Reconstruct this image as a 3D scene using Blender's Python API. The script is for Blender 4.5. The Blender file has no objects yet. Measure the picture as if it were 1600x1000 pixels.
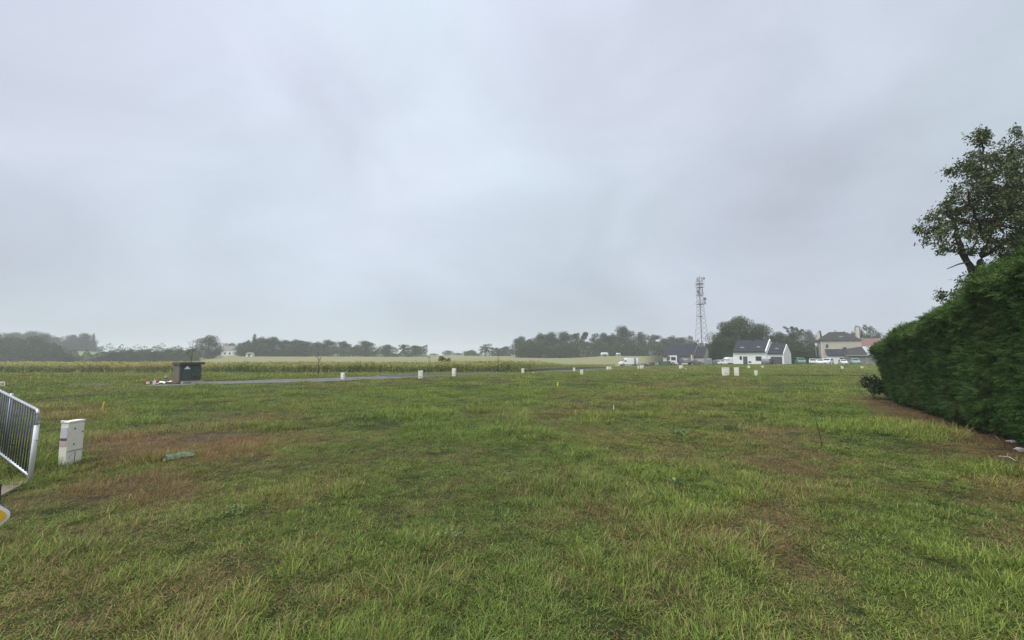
import bpy, math, random
import numpy as np
from mathutils import Vector, Matrix

R = math.radians
random.seed(7)
rng = np.random.default_rng(11)
scene = bpy.context.scene
COL = scene.collection

# ------------------------------------------------------------------ camera
EYE = 1.75
PITCH = math.atan(56 / 640)
cam_d = bpy.data.cameras.new('camera')
cam_d.sensor_width = 36
cam_d.lens = 14.4
cam_d.clip_start = 0.05
cam_d.clip_end = 6000
cam = bpy.data.objects.new('camera', cam_d)
cam.location = (0, 0, EYE)
cam.rotation_euler = (R(90) + PITCH, 0, 0)
COL.objects.link(cam)
scene.camera = cam

# ------------------------------------------------------------------ sky, sun, exposure
SUN_EL, SUN_ROT = R(62), R(-132)
world = bpy.data.worlds.new('World')
scene.world = world
world.use_nodes = True
nt = world.node_tree
nt.nodes.clear()
W = nt.nodes.new
sky = W('ShaderNodeTexSky'); sky.sky_type = 'NISHITA'; sky.sun_disc = False
sky.sun_elevation = SUN_EL; sky.sun_rotation = SUN_ROT
bg_sky = W('ShaderNodeBackground'); bg_sky.inputs[1].default_value = 0.05
nt.links.new(sky.outputs[0], bg_sky.inputs[0])
tc = W('ShaderNodeTexCoord')
mp = W('ShaderNodeMapping'); mp.inputs['Scale'].default_value = (1, 1, 1.7)
nt.links.new(tc.outputs['Generated'], mp.inputs[0])
n1 = W('ShaderNodeTexNoise'); n1.inputs['Scale'].default_value = 2.3; n1.inputs['Detail'].default_value = 5
n1.inputs['Roughness'].default_value = 0.48; n1.inputs['Distortion'].default_value = 0.5
nt.links.new(mp.outputs[0], n1.inputs['Vector'])
n2 = W('ShaderNodeTexNoise'); n2.inputs['Scale'].default_value = 1.3; n2.inputs['Detail'].default_value = 3
mp2 = W('ShaderNodeMapping'); mp2.inputs['Location'].default_value = (3.1, 7.7, 1.3)
nt.links.new(tc.outputs['Generated'], mp2.inputs[0]); nt.links.new(mp2.outputs[0], n2.inputs['Vector'])
# overcast cloud: brighter upwards and round where the sun stands behind it
sep = W('ShaderNodeSeparateXYZ'); nt.links.new(tc.outputs['Generated'], sep.inputs[0])
grad = W('ShaderNodeMapRange'); grad.inputs['From Min'].default_value = 0.0; grad.inputs['From Max'].default_value = 0.95
grad.inputs['To Min'].default_value = 0.0; grad.inputs['To Max'].default_value = 1.0
nt.links.new(sep.outputs['Z'], grad.inputs['Value'])
dot = W('ShaderNodeVectorMath'); dot.operation = 'DOT_PRODUCT'
nv = W('ShaderNodeVectorMath'); nv.operation = 'NORMALIZE'
nt.links.new(tc.outputs['Generated'], nv.inputs[0]); nt.links.new(nv.outputs[0], dot.inputs[0])
gd = Vector((-0.36, 0.72, 0.52)).normalized()
dot.inputs[1].default_value = gd
lobe = W('ShaderNodeMapRange'); lobe.interpolation_type = 'SMOOTHSTEP'
lobe.inputs['From Min'].default_value = 0.72; lobe.inputs['From Max'].default_value = 1.0
nt.links.new(dot.outputs['Value'], lobe.inputs['Value'])
def wmath(op, a, b):
    m = W('ShaderNodeMath'); m.operation = op
    for i, v in enumerate((a, b)):
        if isinstance(v, (int, float)): m.inputs[i].default_value = v
        else: nt.links.new(v, m.inputs[i])
    return m.outputs[0]
s0 = wmath('MULTIPLY', grad.outputs[0], 0.52)
s1 = wmath('MULTIPLY', lobe.outputs[0], 0.30)
s2 = wmath('MULTIPLY', wmath('SUBTRACT', n1.outputs['Fac'], 0.5), 1.20)
ssum = wmath('ADD', wmath('ADD', s0, s1), wmath('ADD', s2, 0.26))
ramp = W('ShaderNodeValToRGB')
ramp.color_ramp.elements[0].position = 0.0; ramp.color_ramp.elements[0].color = (0.176, 0.199, 0.226, 1)
ramp.color_ramp.elements[1].position = 1.0; ramp.color_ramp.elements[1].color = (0.300, 0.342, 0.386, 1)
nt.links.new(ssum, ramp.inputs[0])
mauve = W('ShaderNodeMix'); mauve.data_type = 'RGBA'; mauve.blend_type = 'MULTIPLY'
mr = W('ShaderNodeMapRange'); mr.inputs['From Min'].default_value = 0.40; mr.inputs['From Max'].default_value = 0.62
nt.links.new(n2.outputs['Fac'], mr.inputs['Value'])
nt.links.new(mr.outputs[0], mauve.inputs['Factor'])
nt.links.new(ramp.outputs[0], mauve.inputs['A']); mauve.inputs['B'].default_value = (1.02, 0.965, 1.0, 1)
bg_cl = W('ShaderNodeBackground'); bg_cl.inputs[1].default_value = 1.0
nt.links.new(mauve.outputs['Result'], bg_cl.inputs[0])
mixw = W('ShaderNodeMixShader'); mixw.inputs[0].default_value = 0.95
nt.links.new(bg_sky.outputs[0], mixw.inputs[1]); nt.links.new(bg_cl.outputs[0], mixw.inputs[2])
wo = W('ShaderNodeOutputWorld'); nt.links.new(mixw.outputs[0], wo.inputs[0])

sun_d = bpy.data.lights.new('sun', 'SUN'); sun_d.energy = 1.5; sun_d.angle = R(45); sun_d.color = (1.0, 0.975, 0.94)
sun = bpy.data.objects.new('sun', sun_d); COL.objects.link(sun)
sd = Vector((math.sin(SUN_ROT) * math.cos(SUN_EL), math.cos(SUN_ROT) * math.cos(SUN_EL), math.sin(SUN_EL)))
sun.rotation_euler = sd.to_track_quat('Z', 'Y').to_euler()
sun.location = sd * 50

scene.render.engine = 'CYCLES'
scene.view_settings.view_transform = 'Standard'
scene.view_settings.look = 'None'
scene.view_settings.gamma = 1
scene.view_settings.exposure = 1.36
scene.view_settings.use_curve_mapping = False
cy = scene.cycles
cy.max_bounces = 5; cy.diffuse_bounces = 3; cy.glossy_bounces = 2; cy.transmission_bounces = 3
cy.volume_bounces = 2; cy.transparent_max_bounces = 6
cy.use_adaptive_sampling = True; cy.adaptive_threshold = 0.01
cy.use_denoising = True
try: cy.denoising_input_passes = 'RGB_ALBEDO_NORMAL'; cy.denoising_prefilter = 'NONE'
except Exception: pass
try: cy.denoiser = 'OPENIMAGEDENOISE'
except Exception: pass

# ------------------------------------------------------------------ numeric helpers
def _hash(ix, iy, seed):
    n = (ix.astype(np.int64) * 374761393 + iy.astype(np.int64) * 668265263 + seed * 1442695041) & 0x7fffffff
    n = ((n ^ (n >> 13)) * 1274126177) & 0x7fffffff
    n = (n ^ (n >> 16)) & 0x7fffffff
    return n / float(0x7fffffff)
def vnoise(x, y, scale, seed=0):
    x = np.asarray(x, float) / scale; y = np.asarray(y, float) / scale
    ix = np.floor(x).astype(np.int64); iy = np.floor(y).astype(np.int64)
    fx = x - ix; fy = y - iy
    fx = fx * fx * (3 - 2 * fx); fy = fy * fy * (3 - 2 * fy)
    a = _hash(ix, iy, seed); b = _hash(ix + 1, iy, seed); c = _hash(ix, iy + 1, seed); d = _hash(ix + 1, iy + 1, seed)
    return (a * (1 - fx) + b * fx) * (1 - fy) + (c * (1 - fx) + d * fx) * fy
def fbm(x, y, scale, seed=0, octv=4):
    s = 0; amp = 1; tot = 0
    for k in range(octv):
        s = s + amp * vnoise(x + 17.3 * k, y - 9.1 * k, scale / 2 ** k, seed + k * 31); tot += amp; amp *= 0.55
    return s / tot
def smooth(a, b, v):
    t = np.clip((np.asarray(v, float) - a) / (b - a), 0, 1)
    return t * t * (3 - 2 * t)

# terrain heights: rows are metres ahead, columns the bearing x / y
_Y = np.array([0, 35, 50, 65, 95, 120, 160, 210, 260, 320, 450, 1500.])
_T = np.array([-1.3, -1.04, -0.92, -0.8, -0.66, -0.3, 0.0, 0.12, 0.25, 0.36, 0.5, 0.7, 1.2])
_H = np.array([
 [0, 0, -.5, -1.27, -1.6, -1.9, -2.1, -2.1, 0.5, 6.5, 5, 3],
 [0, 0, -.5, -1.27, -1.6, -1.9, -2.1, -2.1, 1.5, 5.5, 5, 3],
 [0, 0, -.5, -1.27, -1.6, -1.9, -2.1, -2.1, -1.5, 0.3, 3, 3],
 [0, 0, -.5, -1.27, -1.6, -1.9, -1.5, -.6, 0.3, 1.2, 2.2, 3],
 [0, 0, -.5, -1.27, -1.6, -1.8, -.8, 1.2, 2.0, 2.2, 2.2, 3],
 [0, 0, -.5, -1.27, -1.6, -1.8, -.8, 0.9, 1.9, 2.1, 2.2, 3],
 [0, 0, -.4, -1.1, -1.4, -1.7, -.9, 0.6, 1.5, 2.0, 2.2, 3],
 [0, 0, -.3, -.9, -1.1, -1.3, -.7, 0.5, 1.4, 2.0, 2.2, 3],
 [0, 0, -.2, -.5, -.95, -1.25, 0.0, 1.6, 2.4, 2.5, 2.4, 3],
 [0, 0, -.15, -.3, -.6, -1.1, -.6, 1.5, 2.4, 2.5, 2.4, 3],
 [0, 0, -.1, -.2, -.4, -.8, -.7, 0.0, 0.8, 1.5, 2.2, 3],
 [0, 0, -.05, -.15, -.33, -.6, -.7, -.6, -.4, 0, 1, 2],
 [0, 0, -.05, -.15, -.33, -.6, -.7, -.6, -.4, 0, 1, 2]])
def H(x, y):
    x = np.asarray(x, float); y = np.asarray(y, float)
    yy = np.clip(np.hypot(x * 0.0, y), 0, 1499.); yy = np.where(y < 0, 0, yy)
    t = np.clip(x / np.maximum(y, 1.0), -1.2999, 1.1999)
    iy = np.clip(np.searchsorted(_Y, yy, side='right') - 1, 0, len(_Y) - 2)
    it = np.clip(np.searchsorted(_T, t, side='right') - 1, 0, len(_T) - 2)
    fy = (yy - _Y[iy]) / (_Y[iy + 1] - _Y[iy]); ft = (t - _T[it]) / (_T[it + 1] - _T[it])
    ft = ft * ft * (3 - 2 * ft); fy = fy * fy * (3 - 2 * fy) * 0.5 + fy * 0.5
    h = (_H[it, iy] * (1 - ft) + _H[it + 1, iy] * ft) * (1 - fy) + (_H[it, iy + 1] * (1 - ft) + _H[it + 1, iy + 1] * ft) * fy
    near = 1 - smooth(20, 60, y)
    h = h + (fbm(x, y, 1.6, 5, 3) - 0.5) * 0.10 * near + (fbm(x, y, 6, 9, 2) - 0.5) * 0.12 * near * smooth(3, 9, y)
    h = h + 0.16 * np.exp(-((x + 8.6) ** 2 / 1.6 + (y - 6.9) ** 2 / 1.6))          # low mound under the barrier's far end
    # shallow bank across the lawn on the right
    e = smooth(8, 14, x) * (1 - smooth(34, 42, x))
    yy2 = y + (fbm(x, x * 0, 7, 3, 3) - .5) * 2.2
    h = h - .20 * e * smooth(34.5, 37.2, yy2) * (1 - smooth(37.6, 38.3, yy2))
    return h
def h1(x, y): return float(H(np.array([x]), np.array([y]))[0])

cp, sp = math.cos(PITCH), math.sin(PITCH)
def ray(u, v):
    a = u - 800; b = 500 - v
    return Vector((a, 640 * cp - b * sp, 640 * sp + b * cp))
def at(u, v, Y):
    d = ray(u, v); return Vector((0, 0, EYE)) + d * (Y / d.y)
def on_ground(u, v):
    d = ray(u, v)
    prev = 1.0
    Ys = np.concatenate([np.arange(1.5, 60, 0.1), np.arange(60, 600, 0.5)])
    xs = d.x / d.y * Ys; zs = EYE + d.z / d.y * Ys
    k = np.nonzero(zs - H(xs, Ys) < 0)[0]
    if len(k) == 0: return Vector((xs[-1], Ys[-1], zs[-1]))
    k = k[0]
    return Vector((float(xs[k]), float(Ys[k]), h1(xs[k], Ys[k])))
def gp(u, Y):
    d = ray(u, 556); x = d.x / d.y * Y
    return Vector((x, Y, h1(x, Y)))

# ------------------------------------------------------------------ materials
def mat(name, col, rough=0.8, col2=None, scale=4.0, bump=0.0, bscale=None, metal=0.0, detail=5, spec=None, lo=0.35, hi=0.65):
    m = bpy.data.materials.new(name); m.use_nodes = True
    n = m.node_tree.nodes; l = m.node_tree.links
    b = n['Principled BSDF']
    b.inputs['Roughness'].default_value = rough; b.inputs['Metallic'].default_value = metal
    if spec is not None: b.inputs['Specular IOR Level'].default_value = spec
    b.inputs['Base Color'].default_value = (*col, 1)
    t = n.new('ShaderNodeTexCoord')
    if col2:
        no = n.new('ShaderNodeTexNoise'); no.inputs['Scale'].default_value = scale; no.inputs['Detail'].default_value = detail
        no.inputs['Roughness'].default_value = 0.6
        l.new(t.outputs['Object'], no.inputs['Vector'])
        r = n.new('ShaderNodeMapRange'); r.inputs['From Min'].default_value = lo; r.inputs['From Max'].default_value = hi
        l.new(no.outputs['Fac'], r.inputs['Value'])
        mx = n.new('ShaderNodeMix'); mx.data_type = 'RGBA'
        mx.inputs['A'].default_value = (*col, 1); mx.inputs['B'].default_value = (*col2, 1)
        l.new(r.outputs[0], mx.inputs['Factor']); l.new(mx.outputs['Result'], b.inputs['Base Color'])
    if bump:
        nb = n.new('ShaderNodeTexNoise'); nb.inputs['Scale'].default_value = bscale or scale * 3; nb.inputs['Detail'].default_value = 4
        l.new(t.outputs['Object'], nb.inputs['Vector'])
        bp = n.new('ShaderNodeBump'); bp.inputs['Strength'].default_value = bump; bp.inputs['Distance'].default_value = 0.02
        l.new(nb.outputs['Fac'], bp.inputs['Height']); l.new(bp.outputs[0], b.inputs['Normal'])
    return m

def leafmat(name, c_lo, c_hi, d_lo, d_hi, inst=True, rough=0.55, trans=0.25, patch=None, spec=0.35, huescale=9.0):
    """tone (per leaf), dryness per leaf (d) against the plant's dryness, hue drift by place"""
    m = bpy.data.materials.new(name); m.use_nodes = True
    n = m.node_tree.nodes; l = m.node_tree.links
    b = n['Principled BSDF']; b.inputs['Roughness'].default_value = rough; b.inputs['Specular IOR Level'].default_value = spec
    def attr(nm, ty):
        a = n.new('ShaderNodeAttribute'); a.attribute_name = nm; a.attribute_type = ty; return a.outputs['Fac']
    def mix(f, a, c):
        x = n.new('ShaderNodeMix'); x.data_type = 'RGBA'
        l.new(f, x.inputs['Factor'])
        for k, v in (('A', a), ('B', c)):
            if isinstance(v, tuple): x.inputs[k].default_value = (*v, 1)
            else: l.new(v, x.inputs[k])
        return x.outputs['Result']
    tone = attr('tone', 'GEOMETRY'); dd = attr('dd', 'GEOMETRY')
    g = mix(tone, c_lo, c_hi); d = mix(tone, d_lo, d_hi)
    if inst:
        dry = attr('dry', 'INSTANCER')
        sub = n.new('ShaderNodeMath'); sub.operation = 'SUBTRACT'; l.new(dry, sub.inputs[0]); l.new(dd, sub.inputs[1])
        mr = n.new('ShaderNodeMapRange'); mr.inputs['From Min'].default_value = -0.08; mr.inputs['From Max'].default_value = 0.08
        l.new(sub.outputs[0], mr.inputs['Value'])
        c = mix(mr.outputs[0], g, d)
        hue = attr('hue', 'INSTANCER')
    else:
        mr = n.new('ShaderNodeMapRange'); mr.inputs['From Min'].default_value = 0.9; mr.inputs['From Max'].default_value = 1.0
        l.new(dd, mr.inputs['Value']); c = mix(mr.outputs[0], g, d)
        geo = n.new('ShaderNodeObjectInfo'); hue = geo.outputs['Random']
    hs = n.new('ShaderNodeHueSaturation')
    h_m = n.new('ShaderNodeMapRange'); h_m.inputs['To Min'].default_value = 0.485; h_m.inputs['To Max'].default_value = 0.525
    l.new(hue, h_m.inputs['Value']); l.new(h_m.outputs[0], hs.inputs['Hue'])
    v_m = n.new('ShaderNodeMapRange'); v_m.inputs['To Min'].default_value = 1.15; v_m.inputs['To Max'].default_value = 0.85
    l.new(hue, v_m.inputs['Value']); l.new(v_m.outputs[0], hs.inputs['Value'])
    l.new(c, hs.inputs['Color']); l.new(hs.outputs[0], b.inputs['Base Color'])
    if trans:
        tr = n.new('ShaderNodeBsdfTranslucent'); l.new(hs.outputs[0], tr.inputs['Color'])
        ms = n.new('ShaderNodeMixShader'); ms.inputs[0].default_value = trans
        l.new(b.outputs[0], ms.inputs[1]); l.new(tr.outputs[0], ms.inputs[2])
        l.new(ms.outputs[0], n['Material Output'].inputs['Surface'])
    return m

# ------------------------------------------------------------------ object helpers
def tag(o, label=None, cat=None, group=None, kind=None):
    if label: o['label'] = label
    if cat: o['category'] = cat
    if group: o['group'] = group
    if kind: o['kind'] = kind
    return o
def empty(name, loc=(0, 0, 0), rz=0.0, label=None, cat=None, group=None):
    o = bpy.data.objects.new(name, None); COL.objects.link(o)
    o.location = loc; o.rotation_euler = (0, 0, rz); o.empty_display_size = 0.3
    return tag(o, label, cat, group)
class MB:
    def __init__(s): s.v = []; s.f = []; s.sm = False
    def add(s, vs, fs, M=None):
        k = len(s.v)
        for p in vs: s.v.append(tuple(M @ Vector(p)) if M else tuple(p))
        for f in fs: s.f.append(tuple(i + k for i in f))
        return s
    def box(s, c, d, M=None, taper=1.0):
        x, y, z = d[0] / 2, d[1] / 2, d[2] / 2; t = taper
        vs = [(c[0] + a * x * (t if e > 0 else 1), c[1] + b * y * (t if e > 0 else 1), c[2] + e * z) for e in (-1, 1) for a, b in ((-1, -1), (1, -1), (1, 1), (-1, 1))]
        return s.add(vs, [(3, 2, 1, 0), (4, 5, 6, 7), (0, 1, 5, 4), (1, 2, 6, 5), (2, 3, 7, 6), (3, 0, 4, 7)], M)
    def tube(s, pts, r, n=6, M=None):
        pts = [Vector(p) for p in pts]
        if isinstance(r, (int, float)): r = [r] * len(pts)
        rings = []
        up = Vector((0, 0, 1))
        for i, p in enumerate(pts):
            t = (pts[min(i + 1, len(pts) - 1)] - pts[max(i - 1, 0)])
            if t.length < 1e-9: t = up.copy()
            t.normalize()
            a = t.cross(up if abs(t.z) < 0.95 else Vector((1, 0, 0))).normalized(); b = t.cross(a)
            rings.append([p + (a * math.cos(2 * math.pi * k / n) + b * math.sin(2 * math.pi * k / n)) * r[i] for k in range(n)])
        vs = [q for rg in rings for q in rg]; fs = []
        for i in range(len(pts) - 1):
            for k in range(n):
                k2 = (k + 1) % n
                fs.append((i * n + k, i * n + k2, (i + 1) * n + k2, (i + 1) * n + k))
        fs.append(tuple(range(n))[::-1]); fs.append(tuple((len(pts) - 1) * n + k for k in range(n)))
        return s.add(vs, fs, M)
    def prism(s, poly, a, b, axis='y', M=None):
        """polygon in the (x,z) plane pushed from y=a to y=b"""
        n = len(poly)
        if axis == 'y': vs = [(p[0], a, p[1]) for p in poly] + [(p[0], b, p[1]) for p in poly]
        elif axis == 'z': vs = [(p[0], p[1], a) for p in poly] + [(p[0], p[1], b) for p in poly]
        else: vs = [(a, p[0], p[1]) for p in poly] + [(b, p[0], p[1]) for p in poly]
        fs = [tuple(range(n)), tuple(range(n, 2 * n))[::-1]] + [(i, i + n, (i + 1) % n + n, (i + 1) % n) for i in range(n)]
        return s.add(vs, fs, M)
    def build(s, name, m, parent=None, bevel=0.0, smooth=False, kind=None):
        me = bpy.data.meshes.new(name); me.from_pydata(s.v, [], s.f)
        import bmesh
        bm = bmesh.new(); bm.from_mesh(me); bmesh.ops.recalc_face_normals(bm, faces=bm.faces)
        if bevel: bmesh.ops.bevel(bm, geom=[e for e in bm.edges], offset=bevel, segments=2, affect='EDGES', clamp_overlap=True)
        bm.to_mesh(me); bm.free()
        if smooth: me.polygons.foreach_set('use_smooth', [True] * len(me.polygons))
        me.materials.append(m)
        o = bpy.data.objects.new(name, me); COL.objects.link(o)
        if parent: o.parent = parent
        if kind: o['kind'] = kind
        return o
def np_mesh(name, V, F, attrs=None, m=None, smooth=False):
    """V n x 3, F list of arrays (quads or tris) -> mesh"""
    me = bpy.data.meshes.new(name)
    V = np.asarray(V, np.float32)
    me.vertices.add(len(V)); me.vertices.foreach_set('co', V.ravel())
    Fs = [np.asarray(f, np.int32) for f in F if len(f)]
    loops = np.concatenate([f.ravel() for f in Fs]) if Fs else np.zeros(0, np.int32)
    tot = np.concatenate([np.full(len(f), f.shape[1], np.int32) for f in Fs]) if Fs else np.zeros(0, np.int32)
    if len(loops):
        me.loops.add(len(loops)); me.loops.foreach_set('vertex_index', loops)
        st = np.concatenate([[0], np.cumsum(tot)[:-1]]).astype(np.int32)
        me.polygons.add(len(tot)); me.polygons.foreach_set('loop_start', st); me.polygons.foreach_set('loop_total', tot)
        if smooth: me.polygons.foreach_set('use_smooth', np.ones(len(tot), bool))
    me.update(calc_edges=True)
    for k, a in (attrs or {}).items():
        a = np.asarray(a)
        if a.ndim == 2:
            at_ = me.attributes.new(k, 'FLOAT_VECTOR', 'POINT'); at_.data.foreach_set('vector', a.astype(np.float32).ravel())
        elif a.dtype.kind == 'i':
            at_ = me.attributes.new(k, 'INT', 'POINT'); at_.data.foreach_set('value', a.astype(np.int32))
        else:
            at_ = me.attributes.new(k, 'FLOAT', 'POINT'); at_.data.foreach_set('value', a.astype(np.float32))
    if m: me.materials.append(m)
    return me
def link(name, me, parent=None, loc=(0, 0, 0)):
    o = bpy.data.objects.new(name, me); COL.objects.link(o); o.location = loc
    if parent: o.parent = parent
    return o

def scatter(name, pos, rot, scl, idx, sources, dry, hue, parent=None):
    """one object: plants set out over its own points (geometry nodes)"""
    me = np_mesh(name, pos, [], {'rot': rot, 'scl': scl, 'idx': np.asarray(idx, np.int32), 'dry': dry, 'hue': hue})
    o = link(name, me, parent)
    src = bpy.data.collections.new(name + '_kinds')
    for i, s in enumerate(sources):
        so = bpy.data.objects.new('%s_kind_%02d' % (name, i), s); src.objects.link(so)
    g = bpy.data.node_groups.new(name + '_nodes', 'GeometryNodeTree')
    g.interface.new_socket('Geometry', in_out='INPUT', socket_type='NodeSocketGeometry')
    g.interface.new_socket('Geometry', in_out='OUTPUT', socket_type='NodeSocketGeometry')
    N = g.nodes.new; L = g.links.new
    gi = N('NodeGroupInput'); go = N('NodeGroupOutput')
    ci = N('GeometryNodeCollectionInfo'); ci.inputs['Collection'].default_value = src
    ci.inputs['Separate Children'].default_value = True; ci.inputs['Reset Children'].default_value = True
    ip = N('GeometryNodeInstanceOnPoints'); ip.inputs['Pick Instance'].default_value = True
    def na(nm, ty):
        a = N('GeometryNodeInputNamedAttribute'); a.data_type = ty; a.inputs['Name'].default_value = nm; return a.outputs['Attribute']
    L(gi.outputs[0], ip.inputs['Points']); L(ci.outputs[0], ip.inputs['Instance'])
    L(na('idx', 'INT'), ip.inputs['Instance Index'])
    L(na('scl', 'FLOAT_VECTOR'), ip.inputs['Scale'])
    er = N('FunctionNodeEulerToRotation'); L(na('rot', 'FLOAT_VECTOR'), er.inputs[0]); L(er.outputs[0], ip.inputs['Rotation'])
    L(ip.outputs[0], go.inputs[0])
    md = o.modifiers.new('scatter', 'NODES'); md.node_group = g
    return o

# ------------------------------------------------------------------ ground colour fields (what grows where)
HB = on_ground(1385, 623); HA = on_ground(1600, 702)      # hedge foot: far end, near point
hd = Vector((HB.x - HA.x, HB.y - HA.y)).normalized()
hn = Vector((-hd.y, hd.x))                                # towards the lawn
def hedge_dist(x, y):
    return (x - HA.x) * hn.x + (y - HA.y) * hn.y, (x - HA.x) * hd.x + (y - HA.y) * hd.y
HLEN = (Vector((HB.x, HB.y)) - Vector((HA.x, HA.y))).length
def blob(x, y, u, v, ru, rv, w=1.0):
    c = on_ground(u, v); a = on_ground(u + ru, v); b = on_ground(u, v + rv); b2 = on_ground(u, v - rv)
    rx = abs(a.x - c.x); ry = max(0.3, abs(b2.y - b.y) / 2)
    dx = x - c.x - (y - c.y) * (c.x / c.y); dy = y - c.y
    n = (fbm(x, y, max(rx, 1) * 0.8, int(u), 3) - 0.5) * 1.3
    return w * (1 - smooth(0.55, 1.25, np.sqrt((dx / rx) ** 2 + (dy / ry) ** 2) + n))
def dryness(x, y):
    d = 0.145 + (fbm(x, y, 2.6, 21, 4) - 0.5) * 0.80 + (fbm(x, y, 0.6, 27, 2) - 0.5) * 0.50
    for a in ((290, 700, 150, 26, .80), (190, 690, 70, 24, .5), (215, 765, 95, 26, .55), (420, 665, 200, 22, .25), (90, 635, 110, 18, .3), (60, 900, 90, 60, .12),
              (1230, 690, 70, 34, .24), (1230, 780, 60, 60, .16), (1120, 860, 120, 60, .10), (960, 790, 90, 30, .10), (950, 920, 160, 60, .14),
              (1090, 603, 120, 5, .25), (430, 940, 140, 50, .18), (600, 700, 140, 20, .15), (1560, 800, 70, 60, .3), (850, 660, 160, 20, .12)):
        d = d + blob(x, y, *a)
    for a in ((700, 665, 120, 20, .2), (470, 950, 120, 50, .2), (1330, 660, 60, 40, .25), (1040, 760, 160, 30, .25), (660, 800, 140, 40, .12),
              (1440, 850, 120, 90, .25), (250, 880, 80, 30, .2), (800, 730, 160, 20, .12)):
        d = d - blob(x, y, *a)
    d = d + 0.06 * smooth(20, 50, y)
    hdist, hs = hedge_dist(x, y)
    d = d + 0.55 * (1 - smooth(0.2, 1.7, hdist + (fbm(x, y, 1.0, 3, 2) - .5) * 1.0)) * (hs < HLEN + 1)
    return np.clip(np.where(d > .6, .6 + (d - .6) * .4, d), 0, 1)
def bare(x, y):
    hdist, hs = hedge_dist(x, y)
    yy2 = y + (fbm(x, x * 0, 7, 3, 3) - .5) * 2.2
    tr = .85 * smooth(9, 14, x) * (1 - smooth(34, 42, x)) * smooth(37.0, 37.5, yy2) * (1 - smooth(38.1, 38.5, yy2)) * smooth(.3, .5, vnoise(x, y, 2.5, 19))
    return tr + (1 - smooth(0.2, 1.15, hdist + (fbm(x, y, .8, 13, 3) - .5) * 1.3)) * (hs < HLEN + .8)

ROAD_PX = [(160, 602.5), (255, 600.5), (340, 598.5), (440, 595), (560, 591.3), (660, 588), (760, 584.5), (860, 581), (940, 577), (1000, 573.8), (1090, 572.3)]
road_c = [on_ground(u, v) for u, v in ROAD_PX]
rc = np.array([(p.x, p.y) for p in road_c])
def resample(P, step):
    seg = np.hypot(*np.diff(P, axis=0).T); s = np.concatenate([[0], np.cumsum(seg)]); n = int(s[-1] / step) + 1
    q = np.linspace(0, s[-1], n); R_ = np.stack([np.interp(q, s, P[:, 0]), np.interp(q, s, P[:, 1])], 1)
    for _ in range(int(4 / step)): R_[1:-1] = (R_[:-2] + R_[1:-1] * 2 + R_[2:]) / 4
    return R_
rc = resample(rc, 1.0)
rt = np.gradient(rc, axis=0); rt /= np.hypot(rt[:, 0], rt[:, 1])[:, None]
rn = np.stack([-rt[:, 1], rt[:, 0]], 1)                   # left of travel = away from the camera
def road_off(x, y):
    x = np.asarray(x, float).ravel(); y = np.asarray(y, float).ravel(); out = np.full(x.shape, 99.)
    m = (y > 15) & (y < 130) & (x > -60) & (x < 60)
    if m.any():
        P = np.stack([x[m], y[m]], 1); best = np.full(len(P), 1e9); sgn = np.zeros(len(P))
        for k in range(0, len(rc)):
            d = P - rc[k]; dd = (d ** 2).sum(1); b = dd < best
            best[b] = dd[b]; sgn[b] = (d[b] * rn[k]).sum(1)
        out[m] = np.where(best < 36, sgn, 99.)
        far = best >= 36; o2 = out[m]; o2[far] = 99.; out[m] = o2
    return out
ROAD_N, ROAD_F = -2.0, 1.5                                # near edge of the pale path, far edge of the asphalt
H_raw = H
def H(x, y):
    x = np.asarray(x, float); y = np.asarray(y, float)
    h = H_raw(x, y); sh = h.shape
    return h

# ------------------------------------------------------------------ materials in use
M = {}
M['white_plaster'] = mat('white_plaster', (.82, .82, .80), .85, (.76, .76, .74), 0.8, .05)
M['cream_plaster'] = mat('cream_plaster', (.52, .48, .39), .9, (.45, .415, .335), 0.7, .05)
M['cream_wall'] = mat('cream_wall', (.62, .57, .46), .9, (.55, .50, .41), 0.7)
M['grey_render'] = mat('grey_render', (.23, .22, .20), .9, (.17, .165, .155), 1.2)
M['slate'] = mat('slate', (.024, .027, .034), .8, (.036, .039, .047), 3.0, .1, spec=.2)
M['slate_old'] = mat('slate_old', (.036, .034, .037), .85, (.054, .050, .048), 2.0, spec=.2)
M['tile_red'] = mat('tile_red', (.20, .10, .085), .8, (.15, .085, .075), 2.0)
M['tile_grey'] = mat('tile_grey', (.20, .18, .16), .8, (.14, .13, .12), 2.0)
M['glass'] = mat('window_glass', (.03, .035, .04), .12, spec=.6)
M['skyglass'] = mat('roof_window_glass', (.16, .175, .20), .15, spec=.6, metal=.2)
M['frame_dark'] = mat('dark_frame', (.05, .052, .055), .5)
M['door_dark'] = mat('dark_door', (.075, .08, .085), .5)
M['white_paint'] = mat('white_paint', (.78, .78, .76), .5)
M['box_white'] = mat('box_white', (.84, .81, .70), .6, (.70, .67, .56), 7, lo=.52, hi=.74)
M['box_top'] = mat('box_top', (.82, .81, .76), .5, (.7, .68, .6), 6, lo=.5, hi=.8)
M['seam'] = mat('seam', (.12, .11, .09), .8)
M['sticker'] = mat('sticker_pale', (.62, .62, .68), .5)
M['sticker_mauve'] = mat('sticker_mauve', (.20, .08, .16), .5)
M['galv'] = mat('galvanised_steel', (.50, .53, .57), .38, (.40, .43, .47), 9, metal=.45)
M['galv_dark'] = mat('dull_galvanised', (.12, .13, .155), .55, (.075, .085, .10), 9, metal=.3)
M['galv_white'] = mat('white_post_sleeve', (.66, .67, .68), .5, (.5, .5, .5), 14, lo=.5, hi=.8)
M['cabin_wall'] = mat('cabin_pebble', (.16, .150, .115), .95, (.12, .11, .085), 9, .3, 60)
M['cabin_door'] = mat('cabin_green', (.062, .088, .066), .85, (.075, .10, .074), 3)
M['cabin_roof'] = mat('cabin_roof', (.10, .085, .07), .9, (.07, .065, .05), 5)
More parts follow.
